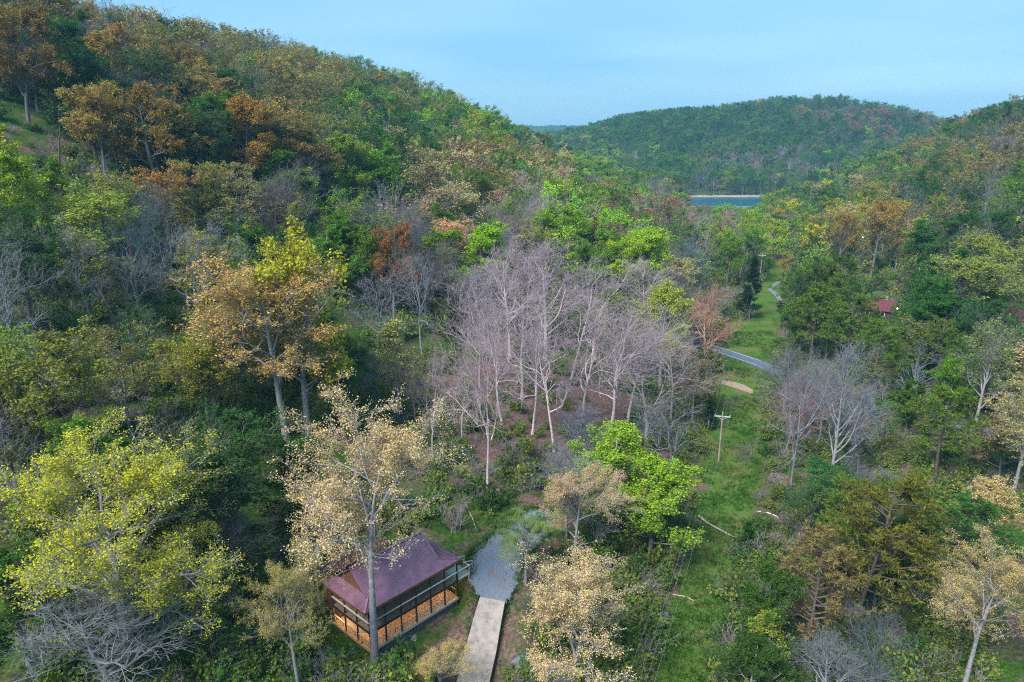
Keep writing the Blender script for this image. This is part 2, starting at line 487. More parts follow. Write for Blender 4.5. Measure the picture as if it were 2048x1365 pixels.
# ragged gravel outline
ring = []
for a, b in zip(pad3, pad3[1:] + pad3[:1]):
    for f in np.linspace(0, 1, 13)[:-1]:
        p = a * (1 - f) + b * f; ring.append((p[0] + random.uniform(-.2, .2), p[1] + random.uniform(-.2, .2), PAD_Z + .02))
MB().slab(ring, .3).build('gravel_pad', M_gravel, kind='structure')
dl = [at_z(*p, z + .07) for p, z in zip(drive_l, drive_z)]; dr = [at_z(*p, z + .07) for p, z in zip(drive_r, drive_z)]
ribbon('concrete_driveway', dl, dr, M_conc, th=.5, sub=3, kind='structure')
g = lambda *p: on_ground(*p)[:2]
ribbon('asphalt_road', [g(1300, 636), g(1350, 662), g(1405, 683), g(1450, 701), g(1485, 709), g(1520, 722), g(1560, 738), g(1610, 754)], [g(1290, 644), g(1342, 671), g(1400, 694), g(1447, 712), g(1480, 722), g(1514, 735), g(1552, 752), g(1602, 768)], M_asph, off=.15, th=.4, sub=3, kind='structure')
for A_, B_ in (((1405, 684.2), (1520, 723)), ((1402, 692.4), (1514, 733))):
    a, b = g(*A_), g(*B_)
    n_ = np.array([0, .22])
    ribbon('road_edge_line', [a, (a + b) / 2, b], [a + n_, (a + b) / 2 + n_, b + n_], M_paint, off=.16 + .02, th=.02, sub=4, kind='structure')
ribbon('dirt_bank', [g(1443, 762), g(1470, 766), g(1490, 773), g(1506, 783)], [g(1443, 770), g(1468, 777), g(1488, 784), g(1505, 790)], M_dirt, off=.14, th=.5, sub=3, kind='structure')
ribbon('gravel_track', [g(1572, 556), g(1548, 568), g(1536, 580), g(1548, 592), g(1558, 604)], [g(1578, 559), g(1556, 569), g(1545, 580), g(1556, 590), g(1566, 602)], M_gravel, off=.15, th=.4, sub=3, kind='structure')
ribbon('side_road', [g(1780, 655), g(1850, 680), g(1920, 696), g(1990, 722), g(2060, 760)], [g(1780, 672), g(1850, 700), g(1920, 718), g(1990, 745), g(2060, 790)], simple('dark_gravel', (.10, .11, .125), .95, noise=.4, scale=3), off=.15, th=.4, sub=4, kind='structure')
ribbon('lower_road', [g(1890, 835), g(1950, 850), g(2010, 868), g(2070, 890)], [g(1890, 850), g(1950, 868), g(2010, 892), g(2070, 920)], M_asph, off=.15, th=.4, sub=4, kind='structure')
ribbon('bottom_track', [g(1020, 1330), g(1060, 1350), g(1090, 1395)], [g(1050, 1310), g(1110, 1325), g(1150, 1380)], M_gravel, off=.12, th=.4, sub=4, kind='structure')

# ------------------------------------------------------------------ log cabin
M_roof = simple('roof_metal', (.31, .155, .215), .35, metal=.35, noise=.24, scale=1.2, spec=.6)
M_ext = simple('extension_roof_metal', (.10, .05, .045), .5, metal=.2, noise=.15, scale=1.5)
M_log = simple('log_wood', (.17, .075, .035), .7, noise=.35, scale=4)
M_deck = simple('deck_wood', (.40, .28, .18), .75, noise=.1, scale=5)
M_post = simple('dark_post', (.045, .03, .028), .6, noise=.3)
M_pale = simple('pale_wood', (.55, .47, .40), .8, noise=.2)
M_honey = simple('honey_wood', (.44, .27, .12), .7, noise=.1)
M_skirt = simple('skirt_block', (.14, .15, .165), .95, noise=.35, scale=5)
M_stone = simple('stone', (.27, .26, .27), .95, noise=.35, scale=2.5, bump=.8)
M_win = simple('window_glass', (.02, .025, .03), .08, noise=.1, spec=.8)
M_white = simple('white_paint', (.7, .7, .7), .6, noise=.1)
M_bulb = simple('lamp_bulb', (.9, .7, .4), .5, emit=((1, .62, .22), 30))
cab = thing('log_cabin', 'two storey log cabin with purple brown metal roof and lamplit porch', 'cabin', (HA[0], HA[1], DECK_Z), math.atan2(HU[1], HU[0]))
LEN, RI, RZ, EZ, EV = 12.25, 3.6, 7.95, 4.9, 7.2          # ridge offset, ridge z, eave z, back eave offset
UP = 2.3                                                    # upper floor above the deck
d = MB()
for q in range(17): d.box(0, LEN, .02 + q * .15, .15 + q * .15, -.05, 0)
for q in range(28): d.box(.01, 1.5, 2.58 + q * .15, 2.71 + q * .15, -.05, 0)
d.build('floor_boards', M_deck, cab, kind='stuff')
MB().box(-.05, LEN + .05, -.05, -.005, -.28, .02).build('rim_joist', M_pale, cab)
MB().box(-.05, -.005, -.005, 6.8, -.28, .02).build('rim_joist', M_honey, cab)
d = MB()
for q in range(62): d.box(.1 + q * .195, .22 + q * .195, .12, .16, -2.1, -.29)
d.box(.08, 12.2, .17, .22, -2.4, -.285)
d.build('deck_skirt', M_skirt, cab)
MB().box(1.5, LEN, 2.65, 6.7, -2.6, -.06).build('foundation', M_stone, cab)
# log walls, each storey laid up in courses
def log_wall(z0, z1, y, x0, x1):
    d = MB(); h = .23; n = int((z1 - z0) / h)
    for q in range(n): d.tube([(x0 - .2, y, z0 + h * (q + .5)), (x1 + .2, y, z0 + h * (q + .5))], [h * .53] * 2, 6)
    return d
log_wall(0, UP - .2, 2.75, 1.6, LEN - .4).build('front_wall', M_log, cab)
log_wall(UP + .1, EZ - .05, 2.75, 1.6, LEN - .4).build('front_wall', M_log, cab)
def side_wall(x, z0, z1):
    d = MB(); h = .23
    for q in range(int((z1 - z0) / h)): d.tube([(x, 2.7, z0 + h * (q + .5)), (x, 6.9, z0 + h * (q + .5))], [h * .53] * 2, 6)
    return d
side_wall(1.6, 0, EZ - .1).build('side_wall', M_log, cab); side_wall(LEN - .4, -.5, EZ - .1).build('side_wall', M_log, cab)
MB().box(1.5, LEN - .35, 6.75, 6.95, -1, EZ - .1).build('back_wall', M_log, cab)
for x0 in (3.0, 6.2, 9.3):
    w = MB().box(x0, x0 + 1.2, 2.5, 2.6, UP + .75, UP + 1.9).build('window', M_post, cab)
    MB().box(x0 + .1, x0 + 1.1, 2.47, 2.495, UP + .85, UP + 1.8).build('pane', M_win, w)
for x0, mm in ((2.3, M_pale), (9.7, M_honey)):
    dr_ = MB().box(x0, x0 + .95, 2.5, 2.6, .03, 2.03).build('door', mm, cab)
    MB().tube([(x0 + .48 + .2 * math.cos(t), 2.47, 1.4 + .2 * math.sin(t)) for t in np.linspace(0, 6.28, 11)], [.06] * 11, 5).build('wreath', M_post, dr_)
w = MB().box(5.5, 7.2, 2.5, 2.6, .7, 1.8).build('window', M_honey, cab)
MB().box(5.6, 7.1, 2.47, 2.495, .8, 1.7).build('pane', M_win, w)
# upper gallery
MB().box(0, LEN, .0, 2.6, UP - .18, UP - .02).box(0, 1.45, 2.6, 6.7, UP - .18, UP - .02).build('gallery_floor', M_deck, cab)
MB().box(-.04, LEN + .04, -.07, -.003, UP - .25, UP + .03).box(-.07, -.003, -.07, 6.7, UP - .25, UP + .03).build('rim_beam', M_post, cab)
MB().box(-.04, LEN + 1.9, -.07, .06, UP + .95, UP + 1.03).build('hand_rail', M_post, cab)
MB().box(-.04, LEN + 1.9, -.08, .07, UP + 1.031, UP + 1.075).build('rail_cap', M_pale, cab)
MB().box(-.09, .07, .08, 6.7, UP + .95, UP + 1.07).build('hand_rail', M_pale, cab)
d = MB()
for q in range(80): d.box(.1 + q * .15, .125 + q * .15, -.02, .0, UP + .1, UP + .95)
for q in range(44): d.box(-.02, 0, .1 + q * .15, .125 + q * .15, UP + .1, UP + .95)
d.build('balusters', M_post, cab, kind='stuff')
for x in (.0, 2.0, 4.05, 6.1, 8.15, 10.2, LEN - .14):
    MB().box(x, x + .14, .0, .14, .0, EZ + .12).build('post', M_post, cab)
for y in (2.2, 4.4, 6.6): MB().box(0, .14, y, y + .14, 0, EZ + .12).build('post', M_post, cab)
# lower railing of the deck
def railing(name, a, b, z, mat, h=.95, gap=.15):
    a, b = Vector((*a, 0)), Vector((*b, 0)); L_ = (b - a).length
    d = MB(); d.bar(a + Vector((0, 0, z + h)), b + Vector((0, 0, z + h)), .11, .07); d.bar(a + Vector((0, 0, z + .12)), b + Vector((0, 0, z + .12)), .06, .06)
    n = max(1, int(L_ / gap))
    for q in range(n + 1):
        p = a.lerp(b, q / n); d.bar(p + Vector((0, 0, z + .15)), p + Vector((0, 0, z + h - .03)), .035)
    return d.build(name, mat, cab)
railing('deck_railing', (.15, .08), (10.1, .08), 0, M_pale, gap=.22)
railing('deck_railing', (.08, .2), (.08, 6.6), 0, M_honey)
railing('end_railing', (LEN - .1, .3), (LEN - .1, 2.6), 0, M_honey, gap=2.2)
# bridge from the gallery to the gravel pad, with steps
MB().box(LEN, LEN + 1.9, .0, 2.3, UP - .16, UP - .02).build('landing', M_pale, cab)
railing('landing_railing', (LEN + 1.86, .1), (LEN + 1.86, 1.1), UP, M_pale, gap=1)
for x in (LEN + 1.75,): MB().box(x, x + .14, .02, .16, -1.2, UP + .95).build('post', M_pale, cab)
d = MB()
for q in range(3): d.box(LEN + 1.9 + q * .32, LEN + 2.22 + q * .32, 1.1, 2.6, UP - .36 - q * .17, UP - .3 - q * .17)
d.build('entry_steps', M_pale, cab)
for y in (1.15, 2.55):
    d = MB().bar((LEN + 1.9, y, UP + .85), (LEN + 3.4, y, UP + .35), .1, .08).bar((LEN + 1.9, y, UP + .4), (LEN + 3.4, y, UP - .1), .08, .06)
    for x in (1.95, 3.35): d.bar((LEN + x, y, UP - .6), (LEN + x, y, UP + .9 - (x - 1.9) * .33), .1)
    d.build('step_railing', M_pale, cab)
# roof: one long slope each side, a gable with a skirt of roof below it at each end
gl, gr, el, er = .7, 9.9, -.55, 12.75
slope = (RZ - EZ) / (RI + .1)
bv = .95                                                   # where the gable rake meets the skirt
bz = EZ + slope * (bv + .1)
bvb = 2 * RI - bv
T = .1
d = MB().slab([(el, -.1, EZ), (er, -.1, EZ), (gr, bv, bz), (gr, RI, RZ), (gl, RI, RZ), (gl, bv, bz)], T)
d.slab([(er, EV + .1, EZ), (el, EV + .1, EZ), (gl, bvb, bz), (gl, RI, RZ), (gr, RI, RZ), (gr, bvb, bz)], T)
d.slab([(el, EV + .1, EZ), (el, -.1, EZ), (gl, bv, bz), (gl, bvb, bz)], T)
d.slab([(er, -.1, EZ), (er, EV + .1, EZ), (gr, bvb, bz), (gr, bv, bz)], T)
roof = d.build('roof', M_roof, cab)
rb = MB()
x = el + .2
while x < er - .1:
    if x < gl: f = (x - el) / (gl - el); v1 = -.1 + f * (bv + .1)
    elif x > gr: f = (er - x) / (er - gr); v1 = -.1 + f * (bv + .1)
    else: v1 = RI - .08
    z1 = EZ + slope * (v1 + .1)
    rb.bar((x, -.09, EZ + .02), (x, v1, z1 + .02), .06, .1); rb.bar((x, EV + .09, EZ + .02), (x, 2 * RI - v1, z1 + .02), .055, .05)
    x += .3
y = .15
while y < EV:
    for e0, g0 in ((el, gl), (er, gr)):
        if y < bv: f = (y + .1) / (bv + .1)
        elif y > bvb: f = (EV + .1 - y) / (EV + .1 - bvb)
        else: f = 1
        rb.bar((e0, y, EZ + .02), (e0 + (g0 - e0) * f, y, EZ + (bz - EZ) * f + .02), .055, .05)
    y += .3
rb.build('standing_seams', M_roof, roof, kind='stuff')
d = MB().bar((gl - .25, RI, RZ + .05), (gr + .12, RI, RZ + .05), .34, .06)
for (e0, g0) in ((el, gl), (er, gr)):
    d.bar((e0, -.1, EZ + .05), (g0, bv, bz + .05), .2, .05); d.bar((e0, EV + .1, EZ + .05), (g0, bvb, bz + .05), .2, .05)
d.build('ridge_cap', M_roof, roof)
for g0, s_ in ((gl, -1), (gr, 1)):
    MB().slab([(g0 + s_ * .3, bv - .1, bz + .06), (g0 + s_ * .002, bv, bz + .08), (g0 + s_ * .002, RI, RZ + .02), (g0 + s_ * .3, RI, RZ + .02)], .12).slab(
        [(g0 + s_ * .3, RI, RZ + .021), (g0 + s_ * .002, RI, RZ + .021), (g0 + s_ * .002, bvb, bz + .08), (g0 + s_ * .3, bvb + .1, bz + .06)], .12).build('gable_overhang', M_roof, roof)
    MB().poly((g0 + s_ * .03, bv, bz - .05), (g0 + s_ * .03, bvb, bz - .05), (g0 + s_ * .03, RI, RZ - .13)).build('gable_wall', M_log, cab)
MB().box(el, er, -.13, -.102, EZ - .26, EZ - .02).box(el - .03, el - .002, -.1, EV, EZ - .26, EZ - .02).box(er + .002, er + .03, -.1, EV, EZ - .26, EZ - .02).build('fascia', M_log, cab)
# back extension under its own lower roof
ext = MB().box(1.0, 8.2, 7.0, 10.2, -.8, 4.6).build('extension_wall', M_log, cab)
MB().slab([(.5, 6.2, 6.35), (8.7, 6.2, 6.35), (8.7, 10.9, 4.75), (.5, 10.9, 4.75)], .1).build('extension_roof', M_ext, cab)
rb = MB(); x = .6
while x < 8.7: rb.bar((x, 6.25, 6.36), (x, 10.85, 4.79), .05, .04); x += .4
rb.build('extension_seams', M_ext, cab, kind='stuff')
MB().bar((.62, 10.6, -.5), (.62, 10.6, 4.6), .14).build('post', M_pale, cab)
MB().tube([(2.6, 8.9, 5.2), (2.6, 8.9, 6.0)], [.07, .07], 8).build('vent_pipe', M_white, cab)
# lit porch lamps under the gallery
for (x, y, z, e) in ((.5, 5.6, 1.75, 34), (2.0, 2.3, 1.95, 13), (5.0, 2.3, 1.95, 7), (8.0, 2.3, 1.95, 8), (11.4, 2.3, 1.95, 17)):
    lo = MB().tube([(x, y, z - .1), (x, y, z), (x, y, z + .1)], [.05, .09, .05], 8).build('porch_lamp', M_bulb, cab)
    ld = bpy.data.lights.new('porch_light', 'POINT'); ld.energy = e; ld.color = (1, .70, .38); ld.shadow_soft_size = .12
    l2 = link('porch_light', ld, lo); l2.location = (x, y - .2, z - .22)

# wooden stair platform beside the deck
st = thing('wooden_stair', 'weathered wooden stair platform with rails below the cabin deck', 'stairs', (*hpos(-4.6, -.2), DECK_Z - 2.2), math.atan2(HU[1], HU[0]))
d = MB()
for q in range(16): d.box(0, 3.9, .0 + q * .19, .17 + q * .19, .5, .56)
d.build('platform', simple('old_boards', (.13, .095, .08), .9, noise=.35, scale=5), st)
for (x, y, h) in ((0, 0, 1.75), (0, 3, 1.75), (3.85, 0, 2.3), (-2.0, 3, 1.2), (-2, 0, 1.2)):
    MB().box(x, x + .16, y, y + .16, -1.2, h).build('post', M_honey, st)
MB().bar((.08, .08, 1.68), (3.9, .08, 1.68), .13, .08).bar((.08, .08, 1.0), (3.9, .08, 1.0), .11, .06).build('rail', M_pale, st)
MB().bar((.08, .1, 1.68), (.08, 3.1, 1.68), .13, .08).bar((.08, .1, 1.05), (.08, 3.1, 1.05), .11, .06).build('rail', M_pale, st)
MB().bar((.0, 3.1, 1.6), (-2, 3.1, 1.0), .13, .08).build('rail', M_honey, st)
MB().bar((.0, .1, 1.6), (-2, .1, 1.0), .13, .08).build('rail', M_honey, st)
for q in range(6): MB().box(-.35 - q * .34, -.02 - q * .34, .15, 3, .32 - q * .17, .37 - q * .17).build('tread', M_honey, st)

# ------------------------------------------------------------------ parked car on the pad
M_car = simple('car_paint', (.012, .10, .13), .25, metal=.3, noise=.05, spec=.6)
M_tyre = simple('tyre', (.02, .02, .02), .9)
cp = at_z(1074, 1052, PAD_Z)
car = thing('parked_car', 'dark teal hatchback parked on gravel pad behind bare branches', 'car', (cp[0], cp[1], PAD_Z + .03), R(62))
prof = [(-2.1, .35), (-2.15, .75), (-1.95, 1.0), (-1.5, 1.48), (-.1, 1.5), (.75, 1.02), (1.9, .88), (2.12, .6), (2.1, .35)]
d = MB()
secs = []
for y, k_, dz in ((-.88, .97, -.04), (-.6, 1, 0), (.6, 1, 0), (.88, .97, -.04)):
    secs.append([d.bm.verts.new((x * k_, y if z < 1.02 else y * .82, z + (dz if z > .5 else 0))) for x, z in prof])
for a, b in zip(secs, secs[1:]):
    for q in range(len(prof)): d.bm.faces.new((a[q], a[(q + 1) % len(prof)], b[(q + 1) % len(prof)], b[q]))
d.bm.faces.new(secs[0]); d.bm.faces.new(secs[-1][::-1])
d.build('body', M_car, car)
MB().poly((-.02, -.6, 1.5), (.72, -.7, 1.06), (.72, .7, 1.06), (-.02, .6, 1.5)).build('windscreen', M_win, car).location.z = .02
MB().poly((-1.52, -.6, 1.47), (-1.93, -.7, 1.04), (-1.93, .7, 1.04), (-1.52, .6, 1.47)).build('rear_window', M_win, car).location.x = -.02
for s_ in (-1, 1):
    MB().poly((-1.6, s_ * .84, 1.05), (.5, s_ * .84, 1.05), (-.1, s_ * .735, 1.42), (-1.4, s_ * .735, 1.42)).build('side_window', M_win, car).location.y = s_ * .02
    for x in (-1.35, 1.35):
        wv = MB().tube([(x, s_ * .72, .33), (x, s_ * .92, .33)], [.33, .33], 14).build('wheel', M_tyre, car)
        MB().tube([(x, s_ * .921, .33), (x, s_ * .93, .33)], [.19, .17], 10).build('rim', M_white, wv)
    MB().box(2.0, 2.09, s_ * .62 - .15, s_ * .62 + .15, .66, .78).build('headlight', M_white, car)
    MB().box(-2.13, -2.03, s_ * .7 - .1, s_ * .7 + .1, .75, .95).build('tail_light', simple('tail_red', (.3, .02, .02), .4), car)

# ------------------------------------------------------------------ power line
M_pole = simple('weathered_pole', (.36, .27, .22), .9, noise=.3, scale=2)
M_arm = simple('crossarm_wood', (.50, .48, .48), .9, noise=.2)
M_wire = simple('wire', (.20, .25, .20), .6)
M_ins = simple('insulator', (.55, .6, .65), .3)
pb1 = on_ground(1437, 923)
pb2 = on_ground(1519, 566)
pb0 = np.array([-9., 4., float(tz(-9., 4.))])
dirn = (pb1 - pb2)[:2]; dirn = dirn / np.linalg.norm(dirn); rz_ = math.atan2(dirn[1], dirn[0])
PH = 8.9
poles = []
for k_, (pb, lab) in enumerate(((pb1, 'wooden power pole with pale crossarm standing in the grass strip'),
                                (pb2, 'distant wooden power pole beside the dark cedar and gravel track'),
                                (pb0, 'wooden power pole carrying the near end of the wires'))):
    h = PH + .3 if k_ != 1 else 11
    po = thing('power_pole', lab, 'power pole', pb, rz_ + R(8), 'power poles along the grass strip')
    MB().tube([(0, 0, -.6), (0, 0, h * .5), (0, 0, h)], [.17, .145, .12], 10).build('shaft', M_pole, po)
    MB().box(-.07, .07, -1.35, 1.35, h - .75, h - .58).build('crossarm', M_arm, po)
    for y in (-1.25, 1.25): MB().tube([(0, y, h - .58), (0, y, h - .45), (0, y, h - .3)], [.05, .09, .05], 8).build('insulator', M_ins, po)
    MB().tube([(0, 0, h), (0, 0, h + .12), (0, 0, h + .25)], [.05, .09, .05], 8).build('insulator', M_ins, po)
    MB().bar((.08, .0, h - 1.3), (.08, .75, h - .72), .05).bar((.08, 0, h - 1.3), (.08, -.75, h - .72), .05).build('brace', M_arm, po)
    poles.append((po, h))
def attach(pi, y, dz):
    po, h = poles[pi]; m = Matrix.Translation(po.location) @ Matrix.Rotation(po.rotation_euler.z, 4, 'Z')
    return m @ Vector((0, y, h + dz))
for (i0, i1) in ((2, 0), (0, 1)):
    for y, dz, lab in ((-1.25, -.3, 'outer wire on the crossarm'), (0, .25, 'top wire over the pole tip'), (1.25, -.3, 'outer wire on the far crossarm end'), (.12, -2.2, 'neutral wire below the crossarm')):
        a, b = attach(i0, y, dz), attach(i1, y, dz)
        pts = [a.lerp(b, t) - Vector((0, 0, 4 * 2.2 * t * (1 - t))) for t in np.linspace(0, 1, 25)]
        MB().tube(pts, [.012] * 25, 4).tag('power_wire', M_wire, 'thin ' + lab + (' spanning the near grass strip' if i0 == 2 else ' running to the distant pole'), 'wire', 'power wires over the strip')

# ------------------------------------------------------------------ far cabins on the right, lamps, rocks, logs
M_red = simple('red_roof', (.14, .03, .045), .6, noise=.25, scale=2)
M_brown = simple('brown_boards', (.09, .05, .045), .8, noise=.3, scale=3)
def far_cabin(px, py, wpx, rz, label):
    p = on_ground(px, py)
    c = thing('small_cabin', label, 'cabin', p, rz, 'small cabins on the right slope')
    w, dp, h, rh = wpx, 6.5, 3.0, 2.3
    for nm, b in (('wall', (-w / 2, w / 2, -dp / 2, -dp / 2 + .2)), ('wall', (-w / 2, w / 2, dp / 2 - .2, dp / 2)), ('wall', (-w / 2, -w / 2 + .2, -dp / 2 + .2, dp / 2 - .2)), ('wall', (w / 2 - .2, w / 2, -dp / 2 + .2, dp / 2 - .2))):
        MB().box(*b, -1.5, h).build(nm, M_brown, c)
    o = .6
    MB().slab([(-w / 2 - o, -dp / 2 - o, h - .2), (w / 2 + o, -dp / 2 - o, h - .2), (w / 2 + o, 0, h + rh), (-w / 2 - o, 0, h + rh)], .15).slab(
        [(w / 2 + o, dp / 2 + o, h - .2), (-w / 2 - o, dp / 2 + o, h - .2), (-w / 2 - o, 0, h + rh + .001), (w / 2 + o, 0, h + rh + .001)], .15).build('roof', M_red, c)
    for s_ in (-1, 1): MB().poly((s_ * (w / 2 - .1), -dp / 2, h), (s_ * (w / 2 - .1), dp / 2, h), (s_ * (w / 2 - .1), 0, h + rh - .2)).build('gable', M_brown, c)
    for x in (-w * .22, w * .22):
        f = MB().box(x - .6, x + .6, -dp / 2 - .06, -dp / 2 - .003, .9, 2.3).build('window', M_white, c)
        MB().box(x - .45, x + .45, -dp / 2 - .09, -dp / 2 - .063, 1.05, 2.15).build('pane', M_win, f)
    MB().box(-.5, .5, -dp / 2 - .07, -dp / 2 - .004, -.1, 2.05).build('door', M_post, c)
    MB().box(w * .2, w * .2 + .6, .5, 1.1, h + .5, h + rh + .8).build('chimney', M_stone, c)
    return c
far_cabin(1752, 634, 9, R(-35), 'small cabin with dark red roof among trees on right slope')
far_cabin(2040, 662, 9, R(-25), 'brown cabin with dull red roof at the right photo edge')
M_glow = simple('yard_bulb', (.9, .7, .4), .5, emit=((1, .55, .16), 7))
for px, py, h, lab in ((1716, 603, 4, 'lit yellow yard lamp left of the red roofed cabin'), (1791, 640, 3, 'small lit path lamp right of the red roofed cabin'),
                       (1722, 500, 5, 'lit yellow lamp high in the right hill trees'), (1870, 700, 3, 'tiny lit lamp beside the gravel side road')):
    p = on_ground(px, py)
    lt = thing('yard_lamp', lab, 'lamp', p, 0, 'lit yard lamps')
    MB().tube([(0, 0, -.3), (0, 0, h)], [.06, .05], 6).build('lamp_post', M_post, lt)
    MB().tube([(0, 0, h), (0, 0, h + .2), (0, 0, h + .4)], [.1, .2, .1], 8).build('bulb', M_glow, lt)

def boulder(px, py, sx, sy, sz, label, mat=None, seed=0, group=None):
    p = on_ground(px, py); bm = bmesh.new(); bmesh.ops.create_icosphere(bm, subdivisions=3, radius=1)
    rr = np.random.default_rng(seed + 50); ph = rr.random((6, 3)) * 6
    for v in bm.verts:
        k_ = 1 + .14 * sum(math.sin(v.co.dot(Vector(ph[q])) * (1 + q * .4) + q) for q in range(6)) / 2
        c = v.co * k_
        c = Vector((round(c.x * 2.6) / 2.6 * .5 + c.x * .5, round(c.y * 2.6) / 2.6 * .5 + c.y * .5, round(c.z * 2.6) / 2.6 * .5 + c.z * .5))
        v.co = Vector((c.x * sx, c.y * sy, c.z * sz))
    me = bpy.data.meshes.new('boulder'); bm.to_mesh(me); bm.free(); me.materials.append(mat or M_stone)
    o = thing('boulder', label, 'boulder', (p[0], p[1], p[2] + sz * .3), random.uniform(0, 3), group, me)
    return o
M_blue_stone = simple('blue_stone', (.22, .23, .32), .9, noise=.5, scale=1.3, bump=.8)
boulder(1520, 1092, 1.3, .9, 1.3, 'large blue grey boulder beside dark bush right of strip', M_blue_stone, 1)
boulder(789, 1318, .6, .5, .45, 'rounded grey boulder at the cabin deck corner', None, 2)
boulder(1300, 1285, .7, .5, .5, 'brown grey boulder low in the grass strip', None, 3)
boulder(828, 1277, .55, .35, .12, 'pale stone slab below the cabin deck', simple('pale_stone', (.28, .28, .30), .9, noise=.3), 4)
boulder(1330, 1235, .5, .4, .3, 'small grey boulder beside leaf litter patch', None, 5)
M_logw = simple('dead_wood', (.42, .33, .28), .9, noise=.35, scale=2)
def fallen(pts, r, label, mat=M_logw):
    P3 = [on_ground(*p) for p in pts]
    d = MB(); d.tube([(p[0], p[1], p[2] + r * 1.2) for p in P3], list(np.linspace(r, r * .5, len(P3))), 8)
    return d.tag('fallen_log', mat, label, 'log')
fallen([(1397, 1038), (1415, 1050), (1445, 1066), (1478, 1084)], .17, 'long fallen log lying across the grass strip')
fallen([(1514, 1026), (1535, 1029), (1553, 1036), (1563, 1050)], .1, 'short pale fallen branch right of the strip', M_white)
fallen([(1345, 1192), (1372, 1197), (1388, 1205)], .09, 'thin broken branch under the power wires')
fallen([(1256, 1340), (1266, 1362), (1275, 1385)], .2, 'dark fallen log at the bottom of strip', M_post)
fallen([(930, 1010), (945, 1040), (952, 1060)], .1, 'dead branch lying on grass behind the cabin', M_logw)

# ------------------------------------------------------------------ tree generator (vectorised skeletons -> tubes and leaf quads)
def unit(v): return v / np.maximum(np.linalg.norm(v, axis=-1, keepdims=True), 1e-9)

def limbs(rg, P0, D0, L, r0, K, wander, up, taper=.25):
    N = len(P0); pts = np.zeros((N, K, 3)); pts[:, 0] = P0; d = unit(D0)
    stp = (L / (K - 1))[:, None]
    for k_ in range(1, K):
        d = unit(d + wander * rg.standard_normal((N, 3)) + np.array([0, 0, up]))
        pts[:, k_] = pts[:, k_ - 1] + d * stp
    rad = r0[:, None] * np.linspace(1, taper, K)[None]
    return pts, rad

def spawn(rg, pts, rad, n, t0, t1, ang, ang_sd):
    N, K, _ = pts.shape
    t = t0 + (t1 - t0) * ((np.arange(n)[None] + rg.random((N, n))) / n)
    f = t * (K - 1); k_ = np.minimum(f.astype(int), K - 2); w = (f - k_)[..., None]
    ii = np.arange(N)[:, None]
    p = pts[ii, k_] * (1 - w) + pts[ii, k_ + 1] * w
    tn = unit(pts[ii, k_ + 1] - pts[ii, k_]); rr = rad[ii, k_] * (1 - w[..., 0]) + rad[ii, k_ + 1] * w[..., 0]
    rnd = rg.standard_normal((N, n, 3)); perp = unit(rnd - (rnd * tn).sum(-1, keepdims=True) * tn)
    a = np.radians(ang + ang_sd * rg.standard_normal((N, n)))[..., None]
    d = np.cos(a) * tn + np.sin(a) * perp
    return p.reshape(-1, 3), d.reshape(-1, 3), rr.reshape(-1), t.reshape(-1), np.repeat(np.arange(N), n)

def tubes(pts, rad, Sd):
    N, K, _ = pts.shape
    tn = np.gradient(pts, axis=1); tn = unit(tn)
    ref = np.where(np.abs(tn[..., 2:3]) > .8, np.array([1., 0, 0]), np.array([0, 0, 1.]))
    u = unit(np.cross(tn, ref)); v = np.cross(u, tn)
    th = 2 * np.pi * np.arange(Sd) / Sd
    ringv = pts[:, :, None] + rad[:, :, None, None] * (np.cos(th)[:, None] * u[:, :, None] + np.sin(th)[:, None] * v[:, :, None])
    Vv = ringv.reshape(-1, 3)
    b = (np.arange(N)[:, None, None] * K + np.arange(K - 1)[None, :, None]) * Sd
    q = np.arange(Sd)[None, None]; q2 = (q + 1) % Sd
    F = np.stack([b + q, b + q2, b + q2 + Sd, b + q + Sd], -1).reshape(-1, 4)
    return Vv, F

def quads(rg, C, size, aspect=1.0, dirs=None, flat=0.0):
    N = len(C)
    a = unit(dirs if dirs is not None else rg.standard_normal((N, 3)) * np.array([1, 1, 1 - flat]))
    b = unit(np.cross(a, rg.standard_normal((N, 3))))
    s = (size * rg.uniform(.6, 1.4, N))[:, None]
    a = a * s / 2; b = b * s / 2 * aspect
    Vv = np.stack([C - a, C + b * .9 - a * .1, C + a, C - b * .9 - a * .1], 1).reshape(-1, 3)
    return Vv, np.arange(N * 4).reshape(-1, 4)

class Acc:
    def __init__(s): s.V = []; s.F = []; s.n = 0
    def add(s, VF):
        V_, F_ = VF; s.V.append(V_); s.F.append(F_ + s.n); s.n += len(V_)
    def get(s): return (np.concatenate(s.V), np.concatenate(s.F)) if s.V else (np.zeros((0, 3)), np.zeros((0, 4), int))

